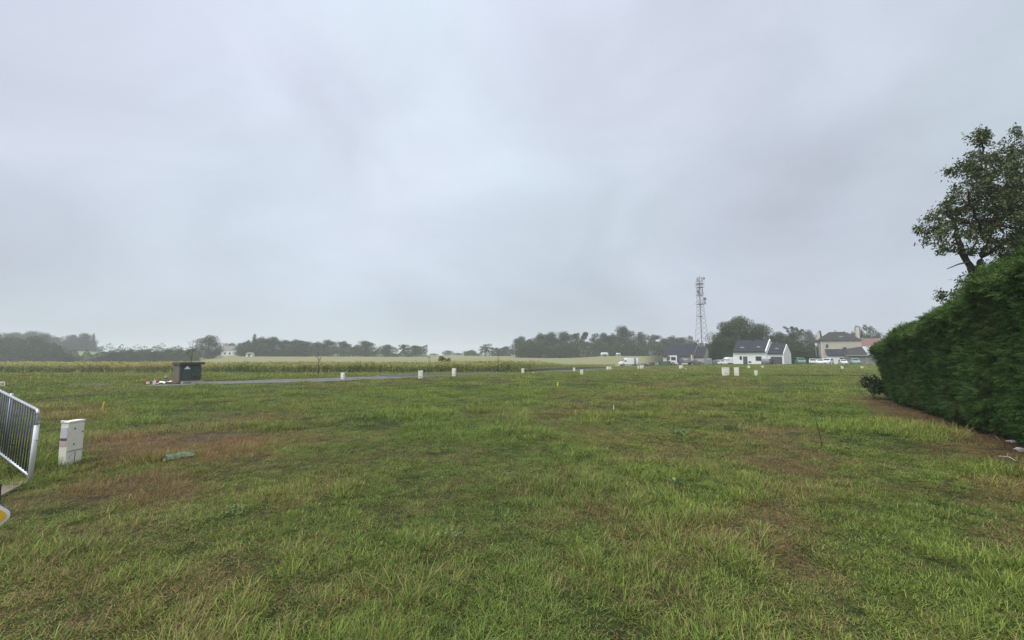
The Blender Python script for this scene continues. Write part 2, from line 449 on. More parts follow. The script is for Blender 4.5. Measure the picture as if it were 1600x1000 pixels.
M['concrete'] = mat('concrete', (.36, .35, .32), .9, (.27, .26, .24), 4, .2)
M['asphalt'] = mat('asphalt', (.045, .046, .049), .8, (.085, .084, .086), 1.2, .2, 40)
M['path'] = mat('gravel_path', (.15, .142, .148), .95, (.095, .09, .088), 2.2, .4, 25)
M['white_plastic'] = mat('white_plastic', (.82, .83, .84), .4)
M['red_plastic'] = mat('red_plastic', (.42, .07, .045), .5)
M['yellow'] = mat('yellow_paint', (.75, .62, .05), .5)
M['sign_yellow'] = mat('sign_yellow', (.80, .42, .02), .35, (.85, .55, .06), 30)
M['terracotta'] = mat('terracotta', (.22, .10, .07), .9, (.30, .20, .14), 8)
M['tyre'] = mat('tyre', (.02, .02, .02), .8)
M['rim'] = mat('rim', (.35, .36, .37), .4, metal=.6)
M['car_white'] = mat('car_white', (.80, .81, .82), .25)
M['car_cream'] = mat('car_cream', (.58, .60, .50), .25)
M['car_grey'] = mat('car_grey', (.16, .17, .18), .25)
M['car_dark'] = mat('car_dark', (.045, .047, .055), .25)
M['car_teal'] = mat('car_teal', (.12, .24, .19), .4)
M['car_green'] = mat('car_green', (.26, .40, .33), .4)
M['lamp_glass'] = mat('lamp_glass', (.6, .6, .6), .1)
M['green_plate'] = mat('green_plate', (.07, .16, .12), .8, (.13, .16, .10), 9, .2, lo=.45, hi=.6)
M['wood'] = mat('weathered_wood', (.20, .165, .12), .9, (.13, .105, .08), 6)
M['bark'] = mat('bark', (.055, .046, .038), .95, (.035, .03, .026), 8, .5, 30)
M['bark_far'] = mat('bark_far', (.07, .065, .055), .95)
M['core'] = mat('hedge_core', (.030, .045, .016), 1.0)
M['soil'] = mat('soil', (.10, .075, .05), 1.0)
M['pallet'] = mat('stacked_material', (.30, .29, .30), .9, (.16, .16, .18), 2.5)
M['mast'] = mat('mast_steel', (.40, .385, .40), .7, (.30, .28, .30), .3, metal=.2)
M['mast_dark'] = mat('mast_dark', (.20, .20, .215), .6)
M['stone_white'] = mat('pale_stone', (.50, .49, .46), .85, (.34, .33, .3), 12)
M['ditchgreen'] = mat('teal_skip', (.06, .13, .11), .6, (.10, .16, .14), 2)

MG = leafmat('grass_blade', (.040, .078, .009), (.325, .405, .085), (.10, .068, .028), (.47, .37, .17), rough=.65, trans=.22, spec=.2)
MGR = leafmat('reddish_grass_blade', (.05, .09, .010), (.29, .38, .07), (.12, .062, .028), (.45, .29, .15), rough=.7, trans=.25, spec=.2)
MW = leafmat('weed_leaf', (.07, .12, .018), (.17, .24, .05), (.12, .09, .04), (.2, .17, .08), rough=.75, trans=.25, spec=.12)
MM = leafmat('maize_leaf', (.12, .17, .03), (.28, .31, .065), (.34, .26, .07), (.50, .42, .17), rough=.65, trans=.35, spec=.2)
MB_ = leafmat('bramble_leaf', (.035, .065, .016), (.10, .145, .04), (.1, .07, .03), (.16, .12, .05), rough=.5, trans=.2)
MH = leafmat('hedge_leaf', (.034, .078, .015), (.155, .25, .072), (.070, .060, .025), (.14, .115, .055), rough=.7, trans=.2, spec=.15)
MT = leafmat('tree_leaf', (.018, .034, .010), (.056, .084, .022), (.10, .08, .03), (.16, .13, .05), inst=False, rough=.6, trans=.15, spec=.1)
MTL = leafmat('shrub_leaf', (.06, .095, .025), (.13, .18, .05), (.10, .10, .04), (.16, .15, .06), inst=False, rough=.6, trans=.2, spec=.2)
MC = leafmat('cherry_leaf', (.028, .046, .012), (.098, .125, .030), (.11, .06, .02), (.20, .12, .04), inst=False, rough=.45, trans=.25)

# ================================================================== GROUND
def sgrid(lo, hi, a, n):
    u = np.linspace(np.arcsinh(lo / a), np.arcsinh(hi / a), n); return a * np.sinh(u)
gx = sgrid(-1420, 1420, 11, 470); gy = sgrid(-60, 1450, 11, 400)
GX, GY = np.meshgrid(gx, gy)
gxf, gyf = GX.ravel(), GY.ravel()
gz = H(gxf, gyf)
ro = road_off(gxf, gyf)
gz = gz - 0.10 * ((ro > ROAD_N + .3) & (ro < ROAD_F - .3))
ncol = len(gx)
ii = np.arange(len(gy) - 1)[:, None] * ncol + np.arange(ncol - 1)[None, :]
quads = np.stack([ii, ii + 1, ii + ncol + 1, ii + ncol], -1).reshape(-1, 4)
tt = gxf / np.maximum(gyf, 1)
stub = smooth(108, 124, gyf) * (1 - smooth(.31, .36, tt))
hill = smooth(225, 270, gyf) * (1 - smooth(-.93, -.85, tt))
meG = np_mesh('ground', np.stack([gxf, gyf, gz], 1), [quads],
              {'dry': dryness(gxf, gyf), 'bare': bare(gxf, gyf), 'stub': stub * (1 - hill), 'hill': hill}, smooth=True)
mg = bpy.data.materials.new('ground'); mg.use_nodes = True
n = mg.node_tree.nodes; l = mg.node_tree.links
b = n['Principled BSDF']; b.inputs['Roughness'].default_value = .95; b.inputs['Specular IOR Level'].default_value = .15
tcn = n.new('ShaderNodeTexCoord')
def noise(sc, det=5, st=None):
    q = n.new('ShaderNodeTexNoise'); q.inputs['Scale'].default_value = sc; q.inputs['Detail'].default_value = det; q.inputs['Roughness'].default_value = .62
    if st:
        mpn = n.new('ShaderNodeMapping'); mpn.inputs['Scale'].default_value = st; l.new(tcn.outputs['Object'], mpn.inputs[0]); l.new(mpn.outputs[0], q.inputs['Vector'])
    else: l.new(tcn.outputs['Object'], q.inputs['Vector'])
    return q.outputs['Fac']
def rng_(f, a, c, o0=0, o1=1):
    q = n.new('ShaderNodeMapRange'); q.inputs['From Min'].default_value = a; q.inputs['From Max'].default_value = c
    q.inputs['To Min'].default_value = o0; q.inputs['To Max'].default_value = o1; l.new(f, q.inputs['Value']); return q.outputs[0]
def gmix(f, a, c):
    x = n.new('ShaderNodeMix'); x.data_type = 'RGBA'
    if isinstance(f, float): x.inputs['Factor'].default_value = f
    else: l.new(f, x.inputs['Factor'])
    for k, v in (('A', a), ('B', c)):
        if isinstance(v, tuple): x.inputs[k].default_value = (*v, 1)
        else: l.new(v, x.inputs[k])
    return x.outputs['Result']
def gattr(nm):
    a = n.new('ShaderNodeAttribute'); a.attribute_name = nm; return a.outputs['Fac']
green = gmix(rng_(noise(7), .35, .65), (.016, .022, .006), (.045, .058, .014))
straw = gmix(rng_(noise(11), .35, .65), (.035, .025, .014), (.10, .075, .042))
dsum = n.new('ShaderNodeMath'); dsum.operation = 'ADD'; l.new(gattr('dry'), dsum.inputs[0]); l.new(rng_(noise(1.7, 6), .3, .7, -.35, .35), dsum.inputs[1])
c = gmix(rng_(dsum.outputs[0], .25, .75), green, straw)
soil = gmix(rng_(noise(16), .35, .65), (.020, .016, .011), (.060, .046, .032))
bsum = n.new('ShaderNodeMath'); bsum.operation = 'MAXIMUM'; l.new(gattr('bare'), bsum.inputs[0]); l.new(rng_(noise(2.6, 6), .60, .72), bsum.inputs[1])
c = gmix(bsum.outputs[0], c, soil)
stubc = gmix(rng_(noise(.05, 6, (1, 3, 1)), .35, .65), (.235, .215, .12), (.17, .18, .075))
c = gmix(gattr('stub'), c, stubc)
c = gmix(gattr('hill'), c, (.15, .19, .08))
l.new(c, b.inputs['Base Color'])
bp = n.new('ShaderNodeBump'); bp.inputs['Strength'].default_value = .6; bp.inputs['Distance'].default_value = .04
l.new(noise(28, 4), bp.inputs['Height']); l.new(bp.outputs[0], b.inputs['Normal'])
meG.materials.append(mg)
tag(link('ground', meG), kind='structure')

# road: pale gravel path on the near side, dark asphalt beyond, a concrete kerb between road and verge
def strip(name, a0, a1, z0, m, kind='structure', k0=0, k1=None, wide=None):
    V, F = [], []
    pts = rc[k0:k1]; nn = rn[k0:k1]; cols = 5
    for i, (p, q) in enumerate(zip(pts, nn)):
        lo = a0 if wide is None else wide(p, a0)
        for j in range(cols):
            o = lo + (a1 - lo) * j / (cols - 1); x, y = p + q * o
            V.append((x, y, h1(x, y) + z0))
        for e, o in ((0, lo), (1, a1)):
            x, y = p + q * o; V.append((x, y, h1(x, y) - .25))
    w = cols + 2
    for i in range(len(pts) - 1):
        for j in range(cols - 1): F.append((i * w + j, i * w + j + 1, (i + 1) * w + j + 1, (i + 1) * w + j))
        F.append((i * w, (i + 1) * w, (i + 1) * w + cols, i * w + cols))
        F.append((i * w + cols - 1, i * w + cols + 1, (i + 1) * w + cols + 1, (i + 1) * w + cols - 1))
    mb = MB(); mb.v = V; mb.f = F
    o = mb.build(name, m); return tag(o, kind=kind)
kb = 0
ks_ = int(np.argmin([abs(p[0] / p[1] * 640 + 800 - 246) for p in rc]))
for i, p in enumerate(rc):
    if p[0] > -10.5: kb = i; break
strip('path', ROAD_N, -0.35, .03, M['path'], k0=ks_)
strip('road', -0.345, ROAD_F, .045, M['asphalt'], k0=kb)
strip('gravel_area', -0.345, 1.4, .034, M['path'], k0=ks_ + 2, k1=kb + 1)
# kerb: single stones, each its own piece
kerb = empty('kerb', (rc[kb][0], rc[kb][1], 0)); tag(kerb, kind='structure')
km = MB().box((0, 0, 0), (.97, .12, .24)).build('kerb_stone', M['concrete'], kerb, bevel=.012)
cnt = 0
for i in range(kb, min(len(rc) - 1, kb + 60)):
    p = rc[i] + rn[i] * (ROAD_F + .07)
    o = km if cnt == 0 else km.copy()
    if cnt: COL.objects.link(o); o.parent = kerb
    o.location = (p[0] - rc[kb][0], p[1] - rc[kb][1], h1(p[0], p[1]) + .03); o.rotation_euler = (0, 0, math.atan2(rt[i][1], rt[i][0])); cnt += 1
# long kerb slab lying at the edge of the lawn, left of the cabin
a = on_ground(110, 602); c_ = on_ground(216, 602)
dv = (c_ - a); L_ = dv.length
sl = MB().box((L_ / 2, 0, .045), (L_, .16, .09)).build('long_slab', M['grey_render'], bevel=.01)
sl.location = (a.x, a.y, min(a.z, c_.z)); sl.rotation_euler = (0, 0, math.atan2(dv.y, dv.x))
tag(sl, 'long thin concrete slab lying in the grass left of the green cabin', 'concrete slab')

# ================================================================== GRASS AND PLANTS (blade meshes)
def blades(name, m, n, rad, hmin, hmax, wid, bend=(.2, .9), seg=3, seed=0, splay=.5, lie=0.0, ddbias=0.0):
    r = np.random.default_rng(seed)
    th = r.uniform(0, 2 * np.pi, n); rr = rad * np.sqrt(r.uniform(0, 1, n))
    bx, by = rr * np.cos(th), rr * np.sin(th)
    az = th * splay + r.uniform(0, 2 * np.pi, n) * (1 - splay) + r.normal(0, .5, n)
    h = r.uniform(0, 1, n) ** 1.4 * (hmax - hmin) + hmin
    bd = r.uniform(*bend, n); lying = r.uniform(0, 1, n) < lie
    bd = np.where(lying, bd + 1.6, bd)
    w = wid * r.uniform(.6, 1.3, n); tw = r.uniform(-.9, .9, n)
    V = []; s_ = np.linspace(0, 1, seg + 1)
    ang = np.zeros(n); px, pz = np.zeros(n), np.zeros(n) - .012
    ang0 = r.uniform(.0, .45, n) + np.where(lying, .7, 0)
    for i, s in enumerate(s_):
        if i:
            a_ = ang0 + bd * s * 1.15
            px = px + np.sin(a_) * h / seg; pz = pz + np.cos(a_) * h / seg
        cx = bx + px * np.cos(az); cy_ = by + px * np.sin(az); zz = np.maximum(pz, .004 + .012 * s)
        ww = w * (1 - s) ** .75 * (1 if i else .7) / 2
        sx, sy = -np.sin(az + tw * s), np.cos(az + tw * s)
        if i < seg:
            V.append(np.stack([cx - sx * ww, cy_ - sy * ww, zz], 1)); V.append(np.stack([cx + sx * ww, cy_ + sy * ww, zz], 1))
        else: V.append(np.stack([cx, cy_, zz], 1))
    k = 2 * seg + 1
    Vn = np.stack(V, 1).reshape(-1, 3); base = np.arange(n)[:, None] * k
    Q = np.concatenate([base + np.array([[2 * i, 2 * i + 1, 2 * i + 3, 2 * i + 2]]) for i in range(seg - 1)], 0) if seg > 1 else []
    T = base + np.array([[2 * seg - 2, 2 * seg - 1, 2 * seg]])
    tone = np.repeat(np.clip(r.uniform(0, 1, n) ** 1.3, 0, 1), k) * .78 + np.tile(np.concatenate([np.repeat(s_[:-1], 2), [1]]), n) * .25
    dd = np.repeat(np.clip(r.uniform(0, 1, n) + ddbias, 0.02, 1.1), k)
    return np_mesh(name, Vn, [Q, T], {'tone': tone, 'dd': dd}, m)
def leaves(name, m, n, rad, h, size, seed=0, flat=.5, asp=.55):
    """broad-leaved low plant: folded oval leaves on a rosette"""
    r = np.random.default_rng(seed); V, Q = [], []; tone = []; dd = []
    for i in range(n):
        a_ = r.uniform(0, 2 * np.pi); d = rad * math.sqrt(r.uniform(.02, 1)); z = h * r.uniform(.2, 1) * (1 - .4 * d / rad)
        c0 = Vector((d * math.cos(a_), d * math.sin(a_), z)); s = size * r.uniform(.6, 1.25)
        dirv = Vector((math.cos(a_ + r.normal(0, .6)), math.sin(a_ + r.normal(0, .6)), r.normal(.1, .35))).normalized()
        side = dirv.cross(Vector((r.normal(0, .3), r.normal(0, .3), 1))).normalized(); up = side.cross(dirv)
        pts = [c0, c0 + dirv * s * .45 + side * s * asp * .5 + up * s * .08, c0 + dirv * s - up * s * .12, c0 + dirv * s * .45 - side * s * asp * .5 + up * s * .08]
        k = len(V); V += pts; Q.append((k, k + 1, k + 2)); Q.append((k, k + 2, k + 3))
        t = r.uniform(0, 1); tone += [t] * 4; dd += [r.uniform(.1, 1.05)] * 4
    return np_mesh(name, np.array([tuple(v) for v in V]), [np.array(Q)], {'tone': np.array(tone), 'dd': np.array(dd)}, m)

ZONES = []
# near lawn
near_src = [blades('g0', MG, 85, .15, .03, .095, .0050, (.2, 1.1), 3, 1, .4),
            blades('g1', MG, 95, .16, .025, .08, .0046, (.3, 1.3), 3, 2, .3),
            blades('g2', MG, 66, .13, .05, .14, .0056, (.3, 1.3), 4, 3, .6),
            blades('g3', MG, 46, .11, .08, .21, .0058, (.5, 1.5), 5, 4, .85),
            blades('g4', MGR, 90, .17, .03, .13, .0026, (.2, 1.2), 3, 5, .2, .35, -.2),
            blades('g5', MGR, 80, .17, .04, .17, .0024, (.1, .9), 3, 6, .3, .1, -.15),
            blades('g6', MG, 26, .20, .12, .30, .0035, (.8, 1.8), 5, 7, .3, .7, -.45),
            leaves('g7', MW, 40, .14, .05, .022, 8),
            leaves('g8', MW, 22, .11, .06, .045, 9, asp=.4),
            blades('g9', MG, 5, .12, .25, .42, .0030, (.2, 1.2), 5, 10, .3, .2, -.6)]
litter_src = [blades('l0', MGR, 110, .20, .04, .16, .0040, (1.2, 2.2), 3, 31, .1, 1.0, -.55),
              blades('l1', MG, 90, .20, .03, .12, .0036, (1.0, 2.0), 3, 32, .1, .8, -.25)]
def zone(r0, r1, dens, seed, half=R(60), fade=1.0):
    r = np.random.default_rng(seed)
    area = half * (r1 ** 2 - r0 ** 2); N_ = int(area * dens)
    rr = np.sqrt(r.uniform(r0 ** 2, r1 ** 2, N_)); a_ = r.uniform(-half, half, N_)
    x, y = rr * np.sin(a_), rr * np.cos(a_)
    # soft outer edge so that the rings blend
    keep = r.uniform(0, 1, N_) < 1 - smooth(r1 - fade, r1, rr) * .8
    return x[keep], y[keep], r
def clean(x, y, r, lim=True):
    hdist, hs = hedge_dist(x, y)
    k = ~((hdist < .15) & (hs < HLEN + .6))
    k &= (hdist > -2.5) | (hs > HLEN)
    ro = road_off(x, y)
    jitter = (vnoise(x, y, .5, 77) - .5) * .5
    k &= ~((ro > ROAD_N + .15 + jitter * 1.6) & (ro < ROAD_F + .1) & (x / np.maximum(y, 1) * 640 + 800 > 236))
    k &= r.uniform(0, 1, len(x)) > bare(x, y) * .80
    t = x / np.maximum(y, 1)
    k &= (y < 66 + 60 * smooth(.18, .32, t))
    k &= ~((abs(x - CABX) < 1.15) & (abs(y - CABY) < .95))
    return k
CAB = on_ground(292, 598); CABX, CABY = CAB.x - .50, CAB.y + .65
def choose(x, y, r, table):
    """table: weights per kind as function of dryness"""
    d = dryness(x, y); tall = fbm(x, y, 1.1, 41, 3); tall2 = fbm(x, y, 3.5, 43, 2)
    w = np.stack(table(d, tall, tall2), 1); w = np.clip(w, 0, None); w = w / w.sum(1, keepdims=True)
    c = np.cumsum(w, 1); u = r.uniform(0, 1, len(x))[:, None]
    return (u > c).sum(1).clip(0, w.shape[1] - 1), d, tall, tall2
x, y, r = zone(1.0, 10.5, 125, 100, R(64))
k = clean(x, y, r); x, y = x[k], y[k]
def T1(d, t, t2):
    o = np.ones_like(d)
    longg = smooth(.5, .72, t) * 1.0
    fr = 1 - smooth(3.5, 7.5, yy_)      # longer, coarser growth at the lawn's near end
    return [o * .9 * (1 - d), o * 1.1 * (1 - d), o * (.7 + .5 * fr) * (1 - d * .6), longg * (.3 + .5 * fr), d * 1.5 + .1 * o, smooth(.4, .8, d) * 2.4,
            o * .03 + .16 * fr * d + .06 * d, o * .13 * (t2 > .5), o * .022 * (t2 < .55), o * .02 + .05 * fr]
yy_ = y
idx, d, tall, tall2 = choose(x, y, r, T1)
_fx, _fy, _fi = [], [], []
for (u_, v_, rad_, n__) in ((101, 726, .30, 46), (48, 757, .35, 40), (10, 735, .5, 40), (281, 716, .33, 46), (1284, 702, .3, 12), (-20, 870, .5, 30)):
    c0_ = on_ground(u_, v_); a__ = r.uniform(0, 6.28, n__); q__ = rad_ * r.uniform(.35, 1, n__)
    _fx.append(c0_.x + q__ * np.cos(a__)); _fy.append(c0_.y + q__ * np.sin(a__)); _fi.append(r.choice([2, 3, 3, 2, 5], n__))
_fx, _fy, _fi = np.concatenate(_fx), np.concatenate(_fy), np.concatenate(_fi)
x = np.concatenate([x, _fx]); y = np.concatenate([y, _fy]); idx = np.concatenate([idx, _fi]); d = np.concatenate([d, dryness(_fx, _fy) * .5])
tall = np.concatenate([tall, np.full(len(_fx), .6)]); tall2 = np.concatenate([tall2, np.full(len(_fx), .5)])
hole = vnoise(x, y, .22, 91) * .6 + vnoise(x, y, .6, 92) * .4
kk = r.uniform(0, 1, len(x)) > smooth(.60, .78, hole) * .85
x, y, idx, d, tall, tall2 = x[kk], y[kk], idx[kk], d[kk], tall[kk], tall2[kk]
s = (.52 + .78 * smooth(.35, .78, tall) + r.normal(0, .12, len(x))).clip(.4, 1.7) * (.78 + .16 * (1 - smooth(3, 8, y))) * (1 + .95 * smooth(.45, .70, d) * (x < -2))
rot = np.stack([r.normal(0, .12, len(x)), r.normal(0, .12, len(x)), r.uniform(0, 6.28, len(x))], 1)
scl = np.stack([s * .5 + .5, s * .5 + .5, s], 1)
hue = (fbm(x, y, 2.5, 55, 3) * 1.2 - .1 + r.normal(0, .12, len(x))).clip(0, 1)
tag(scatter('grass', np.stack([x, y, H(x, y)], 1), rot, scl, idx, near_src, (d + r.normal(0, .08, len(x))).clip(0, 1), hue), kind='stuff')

# flattened old growth: dead and green blades lying on the soil
x, y, r = zone(1.0, 11.0, 26, 110, R(64)); k = clean(x, y, r); x, y = x[k], y[k]; d = dryness(x, y)
idx = (r.uniform(0, 1, len(x)) > .25 + .9 * d).astype(int)
tag(scatter('thatch', np.stack([x, y, H(x, y) + .004], 1), np.stack([r.normal(0, .06, len(x)), r.normal(0, .06, len(x)), r.uniform(0, 6.28, len(x))], 1),
        np.tile([1., 1., .8], (len(x), 1)), idx, litter_src, (d * .8 + .12 + r.normal(0, .1, len(x))).clip(0, 1), r.uniform(0, 1, len(x))), kind='stuff')
hs_ = r.uniform(-2.5, HLEN + .3, 900); ho_ = r.uniform(-.1, 1.5, 900)
x, y = HA.x + hd.x * hs_ + hn.x * ho_, HA.y + hd.y * hs_ + hn.y * ho_
tag(scatter('leaf_litter', np.stack([x, y, H(x, y) + .004], 1), np.stack([r.normal(0, .1, 900), r.normal(0, .1, 900), r.uniform(0, 6.28, 900)], 1),
        np.tile([1., 1., .7], (900, 1)), r.integers(0, 2, 900) * 0, litter_src, np.full(900, .9), r.uniform(0, 1, 900)), kind='stuff')

# middle lawn
mid_src = [blades('m0', MG, 110, .27, .03, .10, .007, (.2, 1.1), 2, 11, .3),
           blades('m1', MG, 100, .26, .04, .13, .008, (.3, 1.2), 2, 12, .4),
           blades('m2', MGR, 130, .28, .04, .14, .0055, (.2, 1.1), 2, 13, .2, .2, -.2),
           blades('m3', MG, 60, .2, .08, .24, .008, (.4, 1.3), 3, 14, .7),
           leaves('m4', MW, 70, .22, .06, .035, 15),
           blades('m5', MG, 30, .3, .10, .26, .006, (.4, 1.4), 3, 16, .3, .4, -.5)]
def T2(d, t, t2):
    o = np.ones_like(d)
    return [o * 1.2 * (1 - d), o * (1 - d), d * 2.2, smooth(.52, .70, t) * .9, o * .05, o * .05 + d * .2]
def lay(nm, r0, r1, dens, seed, src, T, hs=1.0, half=R(60), ws=1.0, fade=3.0, kill=.8, where=None):
    x, y, r = zone(r0, r1, dens, seed, half, fade)
    k = clean(x, y, r)
    if where is not None: k &= where(x, y)
    x, y = x[k], y[k]
    idx, d, tall, tall2 = choose(x, y, r, T)
    hole = vnoise(x, y, .5, 91) * .5 + vnoise(x, y, 1.3, 92) * .5
    kk = r.uniform(0, 1, len(x)) > smooth(.52, .74, hole) * kill
    x, y, idx, d, tall, tall2 = x[kk], y[kk], idx[kk], d[kk], tall[kk], tall2[kk]
    s = (.50 + 1.05 * smooth(.36, .72, tall) + r.normal(0, .14, len(x))).clip(.35, 1.9) * hs
    rot = np.stack([r.normal(0, .08, len(x)), r.normal(0, .08, len(x)), r.uniform(0, 6.28, len(x))], 1)
    scl = np.stack([(s * .4 + .6) * ws, (s * .4 + .6) * ws, s], 1)
    hue = (fbm(x, y, 3.5, 55, 3) * 1.2 - .1 + r.normal(0, .12, len(x))).clip(0, 1)
    return tag(scatter(nm, np.stack([x, y, H(x, y)], 1), rot, scl, idx, src, (d + r.normal(0, .08, len(x))).clip(0, 1), hue), kind='stuff')
lay('grass', 9, 24, 38, 101, mid_src, T2)
far_src = [blades('f0', MG, 150, .55, .03, .10, .013, (.2, 1.0), 2, 21, .2),
           blades('f1', MG, 140, .52, .05, .14, .014, (.3, 1.1), 2, 22, .3),
           blades('f2', MGR, 160, .55, .05, .15, .011, (.2, 1.0), 2, 23, .2, .1, -.2),
           blades('f3', MG, 90, .4, .10, .26, .013, (.3, 1.1), 2, 24, .5)]
def T3(d, t, t2):
    o = np.ones_like(d)
    return [o * 1.2 * (1 - d), o * (1 - d), d * 2.2, smooth(.52, .70, t) * .8]
lay('grass', 21, 62, 8.5, 102, far_src, T3)
lay('grass', 55, 128, 2.6, 103, far_src, T3, 1.2, R(60), 1.8)
# rough verge between the road and the maize: taller, greener
def verge(x, y):
    ro = road_off(x, y); t = x / y
    beyond = np.array([True] * len(x))
    bx = np.interp(x, rc[:, 0], rc[:, 1] + 3.0, left=rc[0, 1] + 2.0, right=400)
    return (y > bx) & (t < .2) & (y < 66)
lay('rough_grass', 26, 80, 3.4, 104, far_src, T3, 1.7, R(60), 1.2, where=verge)
# dry bank step on the right
def bank(x, y): return (np.abs(y + (fbm(x, x * 0, 7, 3, 3) - .5) * 2.2 - 38.7) < .5) & (x > 11) & (x < 38)
lay('bank_grass', 36, 58, 5, 105, far_src, T3, 1.3, R(60), .8, where=bank)

# maize field
def maize(name, seed, hgt=2.0):
    r = np.random.default_rng(seed); V, F, tone, dd = [], [], [], []
    def q(pts, t, d):
        k = len(V); V.extend(pts); F.append((k, k + 1, k + 2, k + 3)); tone.extend([t] * 4); dd.extend([d] * 4)
    for a_ in (0, 1.57):
        w = .014; c, s_ = math.cos(a_) * w, math.sin(a_) * w
        q([(-c, -s_, 0), (c, s_, 0), (c * .6, s_ * .6, hgt * .9), (-c * .6, -s_ * .6, hgt * .9)], .3, .55)
    for i in range(11):
        z = hgt * (.12 + .76 * i / 10); a_ = (i % 2) * 3.14 + r.normal(0, .6); L = r.uniform(.45, .75) * (1 - .35 * i / 10)
        w = .05; d = max(.02, 1.0 - i / 10 * .62 + r.normal(0, .13)) if i > 2 else r.uniform(.15, .8); t = r.uniform(.2, 1)
        dx, dy = math.cos(a_), math.sin(a_); sx, sy = -dy * w, dx * w
        P = [(0, 0, z), (dx * L * .35, dy * L * .35, z + L * .38), (dx * L * .7, dy * L * .7, z + L * .30), (dx * L, dy * L, z - L * .12)]
        W_ = [.6, 1, .8, .1]
        for j in range(3):
            a0, a1 = P[j], P[j + 1]
            q([(a0[0] - sx * W_[j], a0[1] - sy * W_[j], a0[2]), (a0[0] + sx * W_[j], a0[1] + sy * W_[j], a0[2]),
               (a1[0] + sx * W_[j + 1], a1[1] + sy * W_[j + 1], a1[2]), (a1[0] - sx * W_[j + 1], a1[1] - sy * W_[j + 1], a1[2])], t, d)
    for i in range(5):
        a_ = r.uniform(0, 6.28); dx, dy = math.cos(a_) * .09, math.sin(a_) * .09; zz = hgt * .86
        q([(0, 0, zz), (.012, .012, zz), (dx + .012, dy, zz + .24), (dx, dy, zz + .24)], .85, .05)
    return np_mesh(name, np.array(V), [np.array(F)], {'tone': np.array(tone), 'dd': np.array(dd)}, MM)
mz = [maize('maize_%d' % i, 60 + i, 1.9 + .06 * i) for i in range(5)]
r = np.random.default_rng(5)
xs, ys = [], []
row = 65.0; kk = 0
while row < 118:
    step = .24 if row < 72 else .42
    tmax = .02 + .23 * smooth(72, 112, row) if row > 72 else 0.0
    x_ = np.arange(-1.38 * row, float(tmax) * row, step); x_ = x_ + r.normal(0, .05, len(x_))
    xs.append(x_); ys.append(np.full(len(x_), row) + r.normal(0, .06, len(x_)))
    row += .75 if row < 76 else 1.0
x = np.concatenate(xs); y = np.concatenate(ys)
edge = 65 + fbm(x, x * 0, 9, 8, 3) * 2.2
k = y > edge; x, y = x[k], y[k]
t = x / y
s = (1.0 + (fbm(x, y, 4, 71, 4) - .5) * .5 + r.normal(0, .09, len(x))) * (1 - .55 * smooth(.03, .15, t)) * (1 - .1 * smooth(90, 115, y))
d = (.36 + .30 * (1 - smooth(-1.1, -.55, t)) + (fbm(x, y, 14, 72, 3) - .5) * .9 + .10 * smooth(.02, .15, t) + r.normal(0, .08, len(x))).clip(0, 1)
tag(scatter('maize_field', np.stack([x, y, H(x, y)], 1), np.stack([r.normal(0, .05, len(x)), r.normal(0, .05, len(x)), r.uniform(0, 6.28, len(x))], 1),
        np.stack([s * 1.1, s * 1.1, s * .88], 1), r.integers(0, 5, len(x)), mz, d, r.uniform(0, 1, len(x))), kind='stuff')

# bramble thicket in front of the maize and weeds at its foot
def clump(name, m, n, rad, h, size, seed):
    r = np.random.default_rng(seed)
    u = r.normal(0, 1, (n, 3)); u /= np.linalg.norm(u, axis=1)[:, None]; u[:, 2] = abs(u[:, 2])
    rr = r.uniform(.45, 1.02, n) ** .6
    P = u * rr[:, None] * np.array([rad, rad, h])
    return leafcloud(name, m, P, u, size, r)
def leafcloud(name, m, P, Nn, size, r, up=.35):
    """one folded leaf (two triangles) at each point, roughly facing outwards"""
    n = len(P)
    nn = Nn + r.normal(0, .55, (n, 3)); nn[:, 2] += up; nn /= np.linalg.norm(nn, axis=1)[:, None]
    a = np.cross(nn, r.normal(0, 1, (n, 3))); a /= np.linalg.norm(a, axis=1)[:, None]; b_ = np.cross(nn, a)
    s = (size * r.uniform(.6, 1.35, n))[:, None] if np.isscalar(size) else size[:, None]
    V = np.stack([P - a * s * .5, P + b_ * s * .33 + nn * s * .1, P + a * s * .5 - nn * s * .15, P - b_ * s * .33 + nn * s * .1], 1).reshape(-1, 3)
    k = np.arange(n)[:, None] * 4
    F = np.concatenate([k + np.array([[0, 1, 2]]), k + np.array([[0, 2, 3]])])
    tone = np.repeat(r.uniform(0, 1, n) ** 1.1, 4); dd = np.repeat(r.uniform(0, 1, n), 4)
    return np_mesh(name, V, [F], {'tone': tone, 'dd': dd}, m)
cl = [clump('b%d' % i, MB_, 420, .62, .75, .16, 80 + i) for i in range(3)]
px = []
r = np.random.default_rng(9)
pa, pb = on_ground(585, 580.5), on_ground(795, 578.5)
for i in range(330):
    f = r.uniform(-.06, 1.05); x_ = pa.x + (pb.x - pa.x) * f; y_ = pa.y + (pb.y - pa.y) * f + r.uniform(0, 6)
    env = math.sin(min(max((f + .08) / 1.15, 0), 1) * math.pi) ** .5
    px.append((x_, y_, (.75 + .55 * env * r.uniform(.5, 1)) * 1.15))
for i in range(620):
    t_ = r.uniform(-1.3, .02); y_ = 63.2 + r.uniform(0, 3.0); x_ = t_ * y_
    if vnoise(np.array([x_]), np.array([0.]), 4, 12)[0] > .42: px.append((x_, y_, r.uniform(.35, .95)))
px = np.array(px)
zz = H(px[:, 0], px[:, 1])
